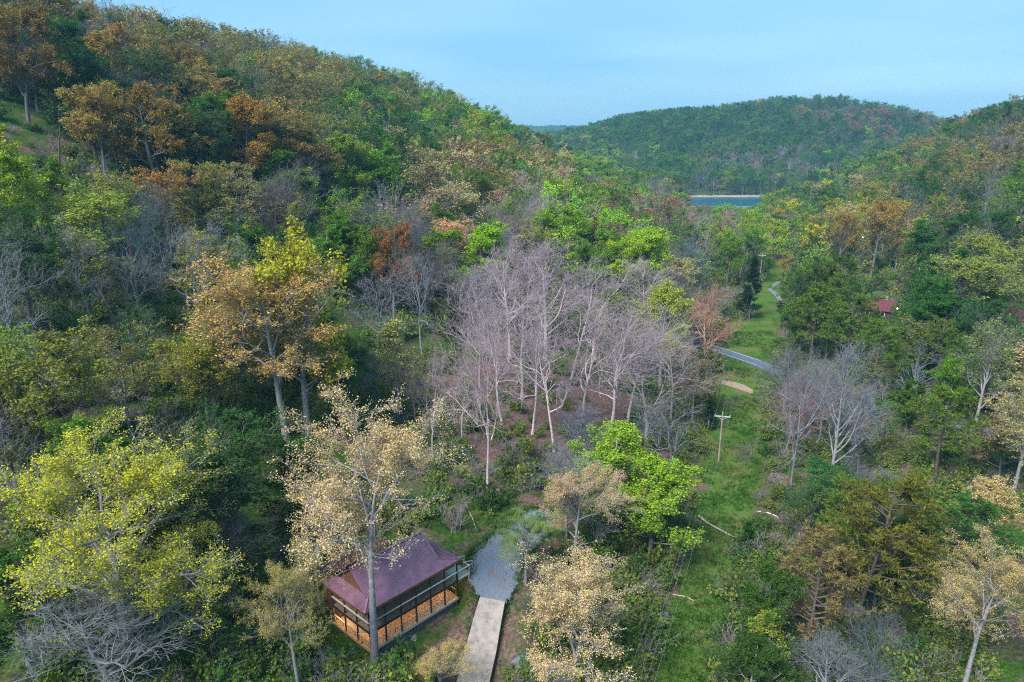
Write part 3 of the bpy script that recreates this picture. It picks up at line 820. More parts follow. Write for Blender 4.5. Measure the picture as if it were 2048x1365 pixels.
# every species: H 20 m; returns (wood Acc, fine Acc [twigs of a bare crown], leaves Acc, crown width)
SPEC = {
 # trunk: r, wander, clear; L1: n, t0, ang, len, up, wander; twigs n2, n3, n4; leaves count, size, jitter
 'oak':    dict(r=.36, tw=.03, n1=15, t0=.36, ang=48, l1=7.4, env='round', up1=.10, w1=.16, n2=7, l2=.46, n3=6, l3=.45, leaf=5, ls=.25, jit=.16, top=.88, n4=4),
 'oakdense': dict(r=.34, tw=.03, n1=16, t0=.26, ang=54, l1=6.8, env='round', up1=.07, w1=.15, n2=8, l2=.46, n3=6, l3=.45, leaf=7, ls=.26, jit=.20, top=.88, n4=4),
 'sparse': dict(r=.30, tw=.04, n1=12, t0=.33, ang=50, l1=7.0, env='round', up1=.10, w1=.2, n2=7, l2=.48, n3=6, l3=.5, leaf=2, ls=.27, jit=.14, top=.88, n4=4),
 'maple':  dict(r=.28, tw=.03, n1=18, t0=.16, ang=54, l1=6.0, env='egg', up1=.10, w1=.12, n2=8, l2=.46, n3=6, l3=.45, leaf=7, ls=.26, jit=.22, top=.95, n4=4),
 'oakfine': dict(r=.34, tw=.04, n1=13, t0=.44, ang=52, l1=8.0, env='round', up1=.07, w1=.19, n2=8, l2=.46, n3=6, l3=.45, leaf=12, ls=.112, jit=.15, top=.86, n4=5),
 'broad':  dict(r=.36, tw=.04, n1=26, t0=.14, ang=62, l1=8.2, env='round', up1=.06, w1=.15, n2=8, l2=.44, n3=6, l3=.45, leaf=10, ls=.12, jit=.15, top=.88, n4=5),
 'oakfull': dict(r=.34, tw=.03, n1=17, t0=.47, ang=54, l1=7.6, env='round', up1=.06, w1=.17, n2=8, l2=.46, n3=6, l3=.45, leaf=9, ls=.155, jit=.14, top=.88, n4=4),
 'slender': dict(r=.20, tw=.03, n1=18, t0=.25, ang=48, l1=3.4, env='egg', up1=.08, w1=.12, n2=6, l2=.45, n3=5, l3=.5, leaf=3, ls=.26, jit=.2, top=.97, n4=3),
 'bare':   dict(r=.27, tw=.06, n1=11, t0=.36, ang=56, l1=8.6, env='vase', up1=.09, w1=.27, n2=7, l2=.56, n3=6, l3=.5, leaf=0, ls=0, jit=0, top=.78, n4=3),
 'barefine': dict(r=.25, tw=.03, n1=18, t0=.26, ang=38, l1=7.4, env='round', up1=.11, w1=.11, n2=8, l2=.47, n3=6, l3=.5, leaf=0, ls=0, jit=0, top=.92, n4=3),
 'pine':   dict(r=.27, tw=.025, n1=34, t0=.36, ang=70, l1=4.8, env='pine', up1=.05, w1=.10, n2=8, l2=.42, n3=4, l3=.45, leaf=2, ls=.5, jit=.1, top=.98, n4=0),
 'cedar':  dict(r=.2, tw=.015, n1=70, t0=.05, ang=62, l1=3.6, env='cone', up1=.05, w1=.08, n2=6, l2=.4, n3=0, l3=0, leaf=14, ls=.42, jit=.25, top=.99, n4=0),
}
def envf(kind, t, t0):
    s = np.clip((t - t0) / (1 - t0), 0, 1)
    if kind == 'round': return np.sqrt(np.clip(1 - (s * 1.25 - .45) ** 2 / .8, .12, 1))
    if kind == 'egg': return np.clip(1.05 * np.sqrt(np.clip(1 - (s * 1.35 - .35) ** 2, .04, 1)), .2, 1)
    if kind == 'vase': return .75 + .35 * np.sin(s * 3.0)
    if kind == 'pine': return np.clip(1.0 - .75 * np.abs(s - .35) ** 1.1 * 1.2, .2, 1)
    return np.clip(1.02 - s, .06, 1)                       # cone

def grow(kind, seed, lod=1.0):
    P_ = SPEC[kind]; rg = np.random.default_rng(seed); H = 20.0
    wood, fine, leaf = Acc(), Acc(), Acc()
    K = 14
    tp, tr = limbs(rg, np.zeros((1, 3)), np.array([[rg.normal() * .05, rg.normal() * .05, 1.]]), np.array([H * P_['top']]), np.array([P_['r']]), K, P_['tw'], .05, .18)
    tp[:, 0, 2] -= .8; tr[:, 0] *= 1.5
    wood.add(tubes(tp, tr, 8 if lod >= 1 else 5))
    n1 = int(P_['n1'] * (1 if lod >= 1 else .75))
    p, d_, rr, t, _ = spawn(rg, tp, tr, n1, P_['t0'], .99, P_['ang'], 9)
    if P_['env'] in ('round', 'vase'): d_ = unit(d_ + np.array([0, 0, .35]) * ((t - P_['t0']) / (1 - P_['t0']))[:, None])
    L = P_['l1'] * envf(P_['env'], t, P_['t0']) * rg.uniform(.72, 1.2, len(t))
    bp, br = limbs(rg, p, d_, L, np.minimum(rr * .66, .045 + (.019 if P_['leaf'] == 0 else .022) * L), 8 if lod >= 1 else 5, P_['w1'], P_['up1'], .3)
    wood.add(tubes(bp, br, 6 if lod >= 1 else 4))
    bare = P_['leaf'] == 0
    two = fine if bare else wood
    n2 = max(3, int(P_['n2'] * (1 if lod >= 1 else .7)))
    p, d_, rr, t, pi_ = spawn(rg, bp, br, n2, .22, .98, 42, 12)
    L2 = L[pi_] * P_['l2'] * (1.15 - .5 * t) * rg.uniform(.7, 1.25, len(t))
    cp_, cr_ = limbs(rg, p, d_, L2, np.minimum(rr * .65, .03 + (.015 if P_['leaf'] == 0 else .012) * L2), 5, P_['w1'] * 1.15, P_['up1'], .35)
    two.add(tubes(cp_, cr_, 4 if lod >= 1 else 3))
    src = (cp_, cr_, L2)
    if P_['n3']:
        n3 = max(3, int(P_['n3'] * (1 if lod >= 1 else .6)))
        p, d_, rr, t, pi_ = spawn(rg, cp_, cr_, n3, .15, .98, 40, 14)
        L3 = np.maximum(L2[pi_] * P_['l3'] * rg.uniform(.7, 1.3, len(t)), .5)
        ep, er_ = limbs(rg, p, d_, L3, np.clip(rr * .6, .014 if lod >= 1 else .03, .035), 4, P_['w1'] * 1.2, P_['up1'], .45)
        two.add(tubes(ep, er_, 3)); src = (ep, er_, L3)
        if P_['n4'] and lod >= 1:
            p, d_, rr, t, pi_ = spawn(rg, ep, er_, P_['n4'], .2, .95, 38, 12)
            L4 = np.maximum(L3[pi_] * .55 * rg.uniform(.7, 1.3, len(t)), .4)
            fp, fr = limbs(rg, p, d_, L4, np.full(len(t), .013), 3, .15, P_['up1'], .6)
            two.add(tubes(fp if bare else fp[:, ::2], fr if bare else fr[:, ::2], 3)); src = (fp, fr, L4)
    if not bare:
        q, _, L_ = src; N, K2, _ = q.shape
        m = P_['leaf'] if lod >= 1 else P_['leaf'] + 4
        tt = rg.uniform(.25, 1.0, (N, m)); f = tt * (K2 - 1); k_ = np.minimum(f.astype(int), K2 - 2); w = (f - k_)[..., None]
        ii = np.arange(N)[:, None]
        C = (q[ii, k_] * (1 - w) + q[ii, k_ + 1] * w).reshape(-1, 3)
        tn = unit(q[ii, k_ + 1] - q[ii, k_]).reshape(-1, 3)
        s_ = P_['ls'] * (1 if lod >= 1 else 1.7)
        if kind == 'pine':                                   # tufts of needles radiating from each shoot
            nq = 5
            Cc = np.repeat(C, nq, 0); dd = unit(np.repeat(tn, nq, 0) * .5 + rg.standard_normal((len(Cc), 3)) * .8 + np.array([0, 0, .35]))
            leaf.add(quads(rg, Cc + dd * s_ * .4, s_, .20, dd))
        elif kind == 'cedar':
            C = C + rg.standard_normal(C.shape) * P_['jit']
            leaf.add(quads(rg, C, s_, .55, unit(tn + rg.standard_normal(C.shape) * .5 + np.array([0, 0, .3]))))
        else:
            C = C + rg.standard_normal(C.shape) * P_['jit'] * (1 if lod >= 1 else 1.8)
            leaf.add(quads(rg, C, s_, .8, None, .2))
    Vw = np.concatenate([a.get()[0] for a in (fine if bare else leaf,)])
    width = 2 * np.percentile(np.hypot(Vw[:, 0], Vw[:, 1]), 96); top = np.percentile(Vw[:, 2], 99.7)
    off = (float(np.median(Vw[:, 0])), float(np.median(Vw[:, 1])))
    width = 2 * np.percentile(np.hypot(Vw[:, 0] - off[0], Vw[:, 1] - off[1]), 95)
    return wood, fine, leaf, width, top, off

PROTO = {}
def proto(kind, v):
    key = (kind, v)
    if key not in PROTO:
        wood, fine, leaf, w, top, low = grow(kind, 100 * sorted(SPEC).index(kind) + v)
        tm = mesh_np('trunk', *[wood.get()[0], [wood.get()[1]]], [BARK], smooth=True)
        if kind.startswith('bare'): cm = mesh_np('crown', fine.get()[0], [fine.get()[1]], [BARK], smooth=True)
        else: cm = mesh_np('crown', leaf.get()[0], [leaf.get()[1]], [NEEDLE if kind in ('pine', 'cedar') else LEAF])
        PROTO[key] = (tm, cm, w, top, low)
    return PROTO[key]
NVAR = {'oak': 4, 'oakfine': 4, 'broad': 2, 'oakfull': 2, 'oakdense': 3, 'sparse': 3, 'maple': 4, 'slender': 2, 'bare': 5, 'barefine': 3, 'pine': 3, 'cedar': 2}

# real-world leaf and bark colours
TINT = {'o': (.34, .265, .065), 'y': (.42, .42, .03), 'g': (.125, .235, .02), 'd': (.052, .135, .022), 'l': (.27, .42, .025), 'v': (.27, .31, .04), 't': (.52, .40, .17),
        'r': (.29, .17, .10), 'e': (.11, .18, .025), 'c': (.02, .05, .015), 'k': (.25, .225, .055), 'b': (.2, .2, .2), 'p': (.2, .2, .2)}
BARKC = {'v': (.19, .19, .19), 'b': (.165, .17, .175), 'p': (.34, .27, .285), 'e': (.16, .13, .12), 'c': (.12, .10, .09)}
KINDOF = {'o': ['oak', 'oakdense', 'sparse'], 'y': ['oakdense', 'maple'], 'g': ['maple', 'oakdense', 'oak'], 'd': ['maple', 'oakdense', 'oak', 'sparse'], 'l': ['maple', 'maple', 'oakdense'],
          't': ['oak', 'sparse'], 'r': ['oak', 'oakdense'], 'e': ['pine'], 'c': ['cedar'], 'b': ['bare', 'barefine', 'bare'], 'p': ['bare', 'bare', 'barefine'], 'k': ['sparse', 'oak'], 'v': ['sparse', 'sparse', 'oak']}
NAMES = {'oak': 'oak_tree', 'oakdense': 'oak_tree', 'oakfine': 'oak_tree', 'broad': 'oak_tree', 'oakfull': 'oak_tree', 'sparse': 'oak_tree', 'maple': 'maple_tree', 'slender': 'young_tree', 'bare': 'bare_tree', 'barefine': 'bare_tree', 'pine': 'pine_tree', 'cedar': 'cedar_tree'}

def plant(kind, v, pos, H, width, rz, tint, bark, label, group, tilt=(0, 0), cat='tree'):
    tm, cm, w, top, low = proto(kind, v)
    o = thing(NAMES[kind], label, cat, pos, rz, group)
    o.rotation_euler = (Matrix.Rotation(tilt[1], 3, 'Y') @ Matrix.Rotation(tilt[0], 3, 'X') @ Matrix.Rotation(rz, 3, 'Z')).to_euler()
    sz = H / top; sx = width / w
    o.scale = (sx, sx, sz)
    t_ = link('trunk', tm, o); t_.color = (*bark, 1)
    c_ = link('crown', cm, o); c_.color = (*tint, 1)
    return o

# ------------------------------------------------------------------ the trees one can point at
# (kind, variant, colour code, base px, base py, top py, crown width px, label, short name for neighbours)
LIME, GOLD, TAN = (.40, .40, .03), (.58, .38, .10), (.72, .53, .24)
HERO = [
 ('oakfull', 0, GOLD, 580, 925, 500, 285, 'tall golden brown oak with long bare trunk left of centre', 'tall golden oak'),
 ('oakdense', 0, (.42, .40, .03), 618, 885, 458, 230, 'bright yellow green oak close behind the tall golden oak', 'yellow green oak'),
 ('oakfine', 1, TAN, 748, 1340, 795, 430, 'big pale tan oak whose trunk stands before the cabin roof', 'big tan oak'),
 ('broad', 0, (.54, .53, .03), 262, 1345, 893, 520, 'broad olive yellow oak filling the lower left', 'broad olive oak'),
 ('oakfine', 2, TAN, 1140, 1430, 1140, 315, 'pale tan tree with fanning grey stems right of driveway', 'fanning tan tree'),
 ('oakfine', 3, (.68, .48, .24), 1150, 1165, 935, 195, 'pale tan tree at the back of the gravel pad', 'tan pad tree'),
 ('maple', 0, (.27, .42, .03), 1225, 1085, 862, 195, 'vivid green tree behind the tan pad tree', 'vivid green tree'),
 ('maple', 1, (.28, .43, .03), 1300, 1125, 920, 170, 'rounder vivid green tree at the edge of the grass strip', 'round vivid green tree'),
 ('oakfine', 1, (.26, .38, .06), 1050, 1165, 1035, 165, 'small sparse green tree overhanging the gravel pad', 'small pad tree'),
 ('oakfine', 0, (.46, .38, .09), 600, 1400, 1110, 185, 'yellow tan oak beside the left end of the cabin', 'yellow cabin oak'),
 ('oakfine', 3, (.60, .46, .14), 885, 1430, 1300, 140, 'gold leaved bush topped tree at bottom beside driveway', 'bottom gold tree'),
 ('barefine', 0, 'w', 235, 1420, 1185, 380, 'white twigged bare tree at the bottom left corner', 'white corner tree'),
 ('bare', 1, 'p', 975, 980, 585, 150, 'pale pink barked bare tree with crooked limbs and long trunk', 'pink barked tree'),
 ('bare', 2, 'p', 1108, 905, 590, 170, 'grey pink bare tree behind the vivid green tree', 'grey pink tree'),
 ('bare', 3, 'p', 1212, 885, 600, 230, 'wide spreading bare tree with long crooked limbs in mid copse', 'wide bare tree'),
 ('bare', 4, 'p', 1290, 900, 640, 190, 'leaning bare tree at the right side of the copse', 'leaning bare tree'),
 ('bare', 0, 'p', 1045, 800, 505, 190, 'tall bare tree rising at the back of the copse', 'back bare tree'),
 ('bare', 2, 'p', 1140, 770, 520, 190, 'bare lavender crowned tree deep inside the copse', 'lavender tree'),
 ('bare', 1, 'p', 960, 780, 520, 140, 'bare dusky tree at left back of the copse', 'dusky bare tree'),
 ('bare', 0, 'p', 1065, 870, 610, 140, 'pale bare tree between the pink barked and grey pink trees', 'pale copse tree'),
 ('bare', 3, 'p', 1005, 850, 560, 150, 'bare tree with upswept limbs behind the pink barked tree', 'upswept tree'),
 ('bare', 4, 'p', 1165, 850, 560, 170, 'bare pinkish tree between grey pink and wide bare trees', 'pinkish mid tree'),
 ('bare', 1, 'p', 1255, 845, 590, 170, 'pale limbed bare tree right of the wide bare tree', 'pale limbed tree'),
 ('bare', 2, 'p', 1340, 850, 650, 160, 'low limbed bare tree left of the olive budding tree', 'low limbed tree'),
 ('barefine', 1, 'p', 1090, 720, 480, 170, 'fine twigged lavender tree at the copse crest', 'crest tree'),
 ('barefine', 0, 'p', 1020, 720, 470, 150, 'hazy pink grey tree at the left of copse crest', 'hazy tree'),
 ('bare', 0, 'p', 1190, 720, 510, 150, 'bare crooked tree below the tall bright green tree', 'crooked tree'),
 ('barefine', 2, 'p', 1285, 700, 520, 130, 'dusky twiggy tree left behind the pale lime tree', 'dusky twiggy tree'),
 ('bare', 4, 'p', 925, 890, 690, 90, 'small pale bare tree on the leaf litter slope', 'small litter tree'),
 ('oakdense', 1, (.37, .42, .06), 1318, 790, 572, 115, 'pale lime tree at the top right of the bare copse', 'pale lime tree'),
 ('maple', 2, (.20, .30, .03), 1222, 760, 578, 80, 'fresh green tree poking out of the bare copse', 'fresh copse tree'),
 ('barefine', 0, 'r', 1408, 760, 567, 110, 'round salmon budded tree beside the asphalt road', 'salmon budded tree'),
 ('sparse', 2, (.33, .25, .07), 1385, 845, 690, 140, 'olive tan budding tree left of the dirt bank', 'olive budding tree'),
 ('bare', 3, 'b', 1578, 1000, 690, 130, 'tall slim bare grey tree at the right edge of strip', 'slim grey tree'),
 ('barefine', 1, 'b', 1655, 990, 680, 150, 'fine twigged bare grey tree next to the slim grey tree', 'fine grey tree'),
 ('bare', 4, 'b', 1712, 960, 740, 110, 'shorter bare grey tree among the right hand pines', 'short grey tree'),
 ('pine', 0, (.12, .21, .022), 1620, 735, 572, 110, 'dark green pine nearest the grass strip bend', 'strip pine'),
 ('pine', 1, (.11, .20, .022), 1690, 760, 590, 110, 'bushy green pine in front of the red roofed cabin', 'cabin pine'),
 ('pine', 2, (.115, .20, .022), 1742, 800, 640, 105, 'green pine below the red roofed cabin', 'lower pine'),
 ('pine', 0, (.12, .20, .022), 1868, 970, 765, 140, 'broad dark green pine right of the grey trees', 'broad pine'),
 ('maple', 3, (.14, .30, .015), 1888, 850, 715, 80, 'bright green maple above the broad pine', 'bright maple'),
 ('sparse', 0, (.20, .26, .05), 1945, 880, 635, 120, 'tall green budding tree with pale leaning trunk at right', 'pale trunk tree'),
 ('sparse', 1, (.42, .36, .10), 2020, 1010, 755, 140, 'pale yellow budding sycamore at the right edge', 'yellow sycamore'),
 ('pine', 1, (.16, .155, .025), 1690, 1320, 945, 215, 'olive brown leaning pine in the lower right', 'olive pine'),
 ('pine', 2, (.235, .18, .065), 1612, 1350, 1055, 165, 'thin dying pine with brownish needles and lichen grey twigs', 'dying pine'),
 ('oakfine', 1, (.60, .45, .16), 1920, 1395, 1070, 270, 'tan oak with forked grey trunk in the lower right corner', 'corner tan oak'),
 ('oakfine', 2, (.56, .42, .15), 2060, 1400, 1060, 190, 'second tan oak cut by the right edge', 'edge tan oak'),
 ('pine', 0, (.06, .16, .03), 1912, 1150, 985, 150, 'soft green pine behind the corner tan oak', 'soft pine'),
 ('oakdense', 2, (.34, .15, .045), 788, 640, 448, 95, 'rust orange tree standing alone among bare grey trees', 'rust orange tree'),
 ('maple', 0, (.11, .24, .02), 665, 610, 455, 120, 'deep green tree beside the yellow green oak top', 'deep green tree'),
 ('bare', 1, 'b', 755, 720, 520, 130, 'cool grey bare tree between golden oak and the rust tree', 'cool grey tree'),
 ('bare', 3, 'b', 845, 715, 500, 110, 'bare grey tree right below the rust orange tree', 'grey rust neighbour'),
 ('slender', 0, (.50, .47, .12), 797, 850, 645, 75, 'slender pale yellow birch like tree behind the tan oak', 'slender yellow tree'),
 ('bare', 2, 'w', 750, 830, 655, 80, 'small white limbed bare tree left of the slender yellow tree', 'small white tree'),
 ('bare', 4, 'p', 865, 925, 650, 80, 'thin pink trunked tree on the leaf litter slope', 'thin pink tree'),
 ('maple', 1, (.17, .32, .03), 1205, 610, 458, 80, 'tall bright green tree in the middle distance', 'tall bright green tree'),
 ('maple', 2, (.17, .33, .03), 1160, 600, 475, 55, 'narrow bright green tree left of the tall bright green one', 'narrow green tree'),
 ('oakdense', 0, (.36, .37, .05), 1060, 590, 448, 85, 'pale yellow green tree above the bare copse', 'yellow copse tree'),
 ('oak', 1, (.42, .27, .05), 1740, 560, 400, 95, 'golden tan tree high on the right slope', 'golden slope tree'),
 ('oak', 2, (.40, .28, .05), 1672, 550, 420, 70, 'smaller golden tree left of the golden slope tree', 'small golden tree'),
 ('maple', 3, (.16, .28, .03), 1452, 580, 475, 62, 'round fresh green tree near the far strip end', 'round fresh tree'),
 ('cedar', 0, (.018, .045, .018), 1498, 640, 515, 48, 'tall dark cedar at the far end of the strip', 'tall dark cedar'),
 ('cedar', 1, (.022, .055, .015), 1416, 860, 808, 42, 'small dark cedar bush left of the power pole', 'small cedar'),
 ('cedar', 0, (.022, .055, .012), 912, 680, 590, 60, 'dark green cedar left of the bare copse', 'copse cedar'),
 ('slender', 1, (.42, .33, .05), 1566, 570, 505, 38, 'narrow yellow tree beside the gravel track bend', 'narrow yellow tree'),
 ('slender', 0, (.24, .30, .03), 1528, 1395, 1235, 85, 'young yellow green tree at the bottom right of strip', 'young green tree'),
 ('sparse', 2, (.28, .26, .03), 265, 880, 640, 190, 'sparse olive tree with pale limbs on the left slope', 'sparse olive tree'),
 ('oak', 3, (.33, .20, .03), 318, 400, 165, 160, 'large orange brown oak high on the left hill', 'orange hill oak'),
 ('oak', 0, (.36, .22, .035), 215, 380, 165, 90, 'orange gold oak left of the orange hill oak', 'left orange oak'),
 ('oakdense', 1, (.38, .22, .035), 505, 420, 190, 125, 'rusty gold oak on the left hill mid slope', 'rusty slope oak'),
 ('maple', 2, (.24, .33, .03), 705, 430, 265, 95, 'lime green tree on the left hill face', 'lime hill tree'),
 ('maple', 0, (.15, .26, .02), 125, 500, 315, 110, 'green leafy tree at the left slope edge', 'green edge tree'),
 ('sparse', 1, (.34, .30, .04), 480, 510, 325, 140, 'yellow olive tree amid bare grey trees on left hill', 'yellow hill tree'),
 ('bare', 0, 'b', 40, 760, 440, 150, 'big bare grey tree at the far left edge', 'left edge tree'),
 ('bare', 2, 'b', 195, 680, 420, 150, 'bare grey tree with bright forked trunk on left slope', 'forked grey tree'),
 ('bare', 4, 'b', 60, 1080, 790, 210, 'blue grey bare tree above the broad olive oak', 'blue grey tree'),
 ('bare', 3, 'b', 400, 690, 420, 150, 'bare pale trunked tree left of the golden oak', 'pale trunk neighbour'),
 ('oakdense', 2, (.26, .17, .04), 60, 260, 5, 160, 'large brown green tree in the top left corner', 'corner hill tree'),
 ('barefine', 2, 'b', 1130, 1110, 900, 120, 'thicket grey bare tree between pink tree and vivid tree', 'thicket tree'),
 ('bare', 1, 'b', 1340, 960, 790, 140, 'low bare tree left of the power pole', 'low bare tree'),
 ('cedar', 1, (.03, .075, .015), 1488, 1120, 1052, 55, 'dark green juniper bush left of the blue boulder', 'juniper bush'),
 ('maple', 1, (.06, .13, .015), 1515, 1340, 1130, 130, 'dark olive green tree at the right side of lower strip', 'dark strip tree'),
 ('maple', 3, (.045, .10, .015), 1490, 1440, 1290, 150, 'very dark low tree at the bottom of the strip', 'dark bottom tree'),
 ('maple', 2, (.055, .14, .015), 60, 1330, 1090, 190, 'dark green tree beneath the broad olive oak', 'dark left tree'),
 ('barefine', 1, 'w', 1640, 1440, 1290, 170, 'low bare white twigged tree at bottom right', 'low white tree'),
]
BK = {'w': (.24, .255, .26), 'p': (.56, .45, .46), 'b': (.28, .275, .30), 'r': (.46, .27, .21)}
TWIG = {'w': (.19, .205, .21), 'p': (.40, .31, .33), 'b': (.24, .24, .255), 'r': (.46, .25, .18)}
hero_rows = []        # name, px, py_center, D, half width px, top px, base px
rs = np.random.default_rng(11)
GROUPS = {'oak_tree': 'leafing oaks in the wooded valley', 'maple_tree': 'green leafy trees in the wooded valley', 'bare_tree': 'bare trees in the wooded valley',
          'pine_tree': 'pines in the wooded valley', 'cedar_tree': 'cedars in the wooded valley', 'young_tree': 'young slender trees'}
placed = []           # (x, y, crown radius)
for (kind, v, tint, bx, by, top, wpx, label, short) in HERO:
    if by > 1330:          # base below the picture: stand it on the ground seen along that column
        p = on_ground(bx, by)
    else: p = on_ground(bx, by)
    D = math.hypot(p[0], p[1])
    el = math.atan2(ray(bx, top)[2], math.hypot(*ray(bx, top)[:2]))
    H = HC + D * math.tan(el) - p[2]
    dep = proj(p + np.array([0, 0, H * .7]))[2]
    Wd = wpx / FPX * float(dep)
    code = tint if isinstance(tint, str) else None
    bark = BK[code] if code else ((.13, .10, .095) if kind == 'pine' else (.27, .25, .26) if D < 170 else (.14, .13, .13))
    tl = (rs.normal() * .02, rs.normal() * .02)
    if short == 'olive pine': tl = (0, .15)
    if short == 'tall golden oak': tl = (0, -.10)
    off = proto(kind, v)[4]; rz0 = math.pi / 2 - math.atan2(off[1], off[0]) - math.atan2(p[0], p[1])   # heavier side of the crown points up the valley
    if kind == 'bare':
        Wd *= 1.2; rz0 = rs.uniform(0, 6.28); tl = (rs.normal() * .035, rs.normal() * .035); H *= rs.uniform(.9, 1.04)
    plant(kind, v, p, H, Wd, rz0, TWIG[code] if code else tint, tuple(np.array(bark) * rs.uniform(.82, 1.15)), label, GROUPS[NAMES[kind]], tl)
    placed.append((p[0], p[1], Wd * .42))
    hero_rows.append((short, bx, top, by, wpx / 2, D, H))
print('HEROES', [(h[0], round(h[5]), round(h[6], 1)) for h in hero_rows])

# ------------------------------------------------------------------ the rest of the forest
ZONES = [
 "dob ob ob okb obk okb gob gb gb bdg dgb dgb dgb dgb dok dok",
 "bdd odb od okb okb okgb gkob gkbo gdb bdg bdg dgb dgb bdg dgb dog",
 "bbdo ood okd okgd oobk kgdbo gkdlb glyt gdb ddg dgd dgd dgdo bdrg dkb dokb",
 "dgbl lbd bbo obo obg lgb gdbt togr tbog bgdl bdgg bpgd dbpgd dgbl gokd okgb",
 "dgb vdb bvk bvyd bvly vgbk bptp lptg plpb lgprl bprpg bplb dgby oytk okbd bkdb",
 "dvd vbdg vdb bvd vyb gvb bbo pbb lgpb lpl lbpgb vgpl dgvy dvb bvkd dbv",
 "vdd bdv vdb vdd vdd bvd bb pp ppb pbl ltb rvg eeb eed bvd bkbd",
 "bvd vyd yvd vdd vdd bvd pb pp pp ppl tbp bd bbp eeb debb debv",
 "bv vdb vdb vbdd vdb dvp p p pg pb bb b bpb bpo edb tbv",
 "bb bdd vdb vbd vdb db d pd bg bg bd d bdb bdb bgd bbd",
 "bd bd db vdb vdb d d d g g d d bbd ebd egb dbt",
 "bd db db vdb d d d d g d d d bbd ebd egb dbt",
 "db db d d d d d d d d d db bd ebd ebd bdb",
 "db db d d d d d d d d d db bd ebd ebd bdb",
]
ZONES = [z.split() for z in ZONES]
cand = []
def grid(r0, r1, sp, seed):
    rg = np.random.default_rng(seed)
    xs = np.arange(-r1, r1, sp); ys = np.arange(20, r1, sp)
    X, Y = np.meshgrid(xs, ys); X = X + rg.uniform(-.42, .42, X.shape) * sp; Y = Y + rg.uniform(-.42, .42, Y.shape) * sp
    X, Y = X.ravel(), Y.ravel(); r = np.hypot(X, Y)
    k_ = (r >= r0) & (r < r1) & (np.abs(np.arctan2(X, Y)) < R(39))
    return X[k_], Y[k_]
pts_ = [grid(45, 260, 6.3, 1), grid(260, 620, 7.6, 2), grid(620, 1350, 8.8, 3), grid(1350, 3600, 24., 4)]
CX = np.concatenate([p[0] for p in pts_]); CY = np.concatenate([p[1] for p in pts_]); CZ = tz(CX, CY)
CR = np.hypot(CX, CY)
rg = np.random.default_rng(5)
CH = rg.uniform(13, 23, len(CX)) * np.where(CR < 160, .8, 1)
CH *= np.where((CX + 5 > xc(CY)) & (CR > 260) & (CR < 700), .85, 1) * np.where(CR > 700, 1.12, 1)
ok = np.ones(len(CX), bool)
ok &= strip_w(CX, CY) < -1.5
ok &= ~((CZ < WATER + .8) & (CY > 600) & (CY < 800))
for (sx, sy, a, b, h) in STAMPS: ok &= np.hypot(CX - sx, CY - sy) > a + 4.5
ok &= ~((litter_w(CX, CY) > .55) & (rg.random(len(CX)) < .25))
for (qx, qy) in ROAD_PTS: ok &= np.hypot(CX - qx, CY - qy) > 2.5
for (hx, hy, hr_) in placed: ok &= np.hypot(CX - hx, CY - hy) > np.minimum(hr_, 5)
PXb, PYb, DEP = proj(np.stack([CX, CY, CZ], -1)); PXt, PYt, _ = proj(np.stack([CX, CY, CZ + CH], -1))
ok &= (PXt > -90) & (PXt < 2138) & (PYb > -20) & (PYt < 1385) & (DEP > 30)
# keep clear: places the photograph shows open, and the crowns of the trees above
CWp = CH * .38 * FPX / np.maximum(DEP, 1)
def clear(x0, y0, x1, y1, dmax, f=.75):
    global ok
    ok &= ~((PXb + CWp * f > x0) & (PXb - CWp * f < x1) & (PYb > y0) & (PYt < y1) & (CR < dmax))
clear(660, 1075, 1050, 1330, 82); clear(900, 1180, 1010, 1365, 80); clear(840, 1020, 1110, 1140, 96)
clear(1395, 760, 1520, 1300, 200, .5); clear(1440, 690, 1520, 735, 260, .6); clear(1375, 391, 1522, 408, 760, .3); clear(1300, 1000, 1440, 1365, 120, .6)
clear(1722, 580, 1785, 622, 262, .7); clear(2010, 605, 2048, 640, 240, .5); clear(900, 760, 1100, 960, 118, .4)
clear(1280, 1120, 1330, 1170, 110, .5); clear(1500, 1055, 1535, 1090, 110, .5); clear(1535, 560, 1560, 600, 300, .5)
for (short, bx, top, by, hw, D, H) in hero_rows:
    ok &= ~((np.abs(PXb - bx) < hw * np.where(D < 260, .85, .6) + CWp * .6) & (PYt < top + (by - top) * .66) & (PYb > top) & (CR < D - 2) & (CR < 420))
# hidden behind a ridge: top of the tree below the terrain line of sight
idx = np.where(ok)[0]
tt = np.linspace(.12, .985, 70)
tx = CX[idx][:, None] * tt; ty = CY[idx][:, None] * tt
los = HC + (CZ[idx] + CH[idx] - HC)[:, None] * tt
vis = (los > tz(tx, ty) - 2 + 9 * (tt > .3) * 0).all(1)
idx = idx[vis]
cells_x = np.clip((PXt[idx] / 128).astype(int), 0, 15); py_m = PYt[idx] * .65 + PYb[idx] * .35
cells_y = np.clip((py_m / 97.5).astype(int), 0, 13)
# nudge the lookup so that zones interlock
codes = []
for a, x_, y_ in zip(idx, PXt[idx], py_m):
    cx_ = int(np.clip((x_ + rg.normal() * 45) / 128, 0, 15)); cy_ = int(np.clip((y_ + rg.normal() * 22) / 97.5, 0, 13))
    zs = ZONES[cy_][cx_]; u_ = 1.5 * float(fbm(CX[a] + 900, CY[a] + 300, 22 if CR[a] < 500 else 50, 2)) + .5 + rg.normal() * .24
    codes.append(zs[int(np.clip(u_, 0, .999) * len(zs))])
codes = np.array(codes)
size = CH[idx] / DEP[idx]
order = np.argsort(-size)
N_IND = 300 - len(HERO)
inframe = (PXb[idx] > -10) & (PXb[idx] < 2058) & (PYt[idx] < 1345) & (PYt[idx] > -60)
sel = [q for q in order if inframe[q]][:N_IND]
selset = set(sel)

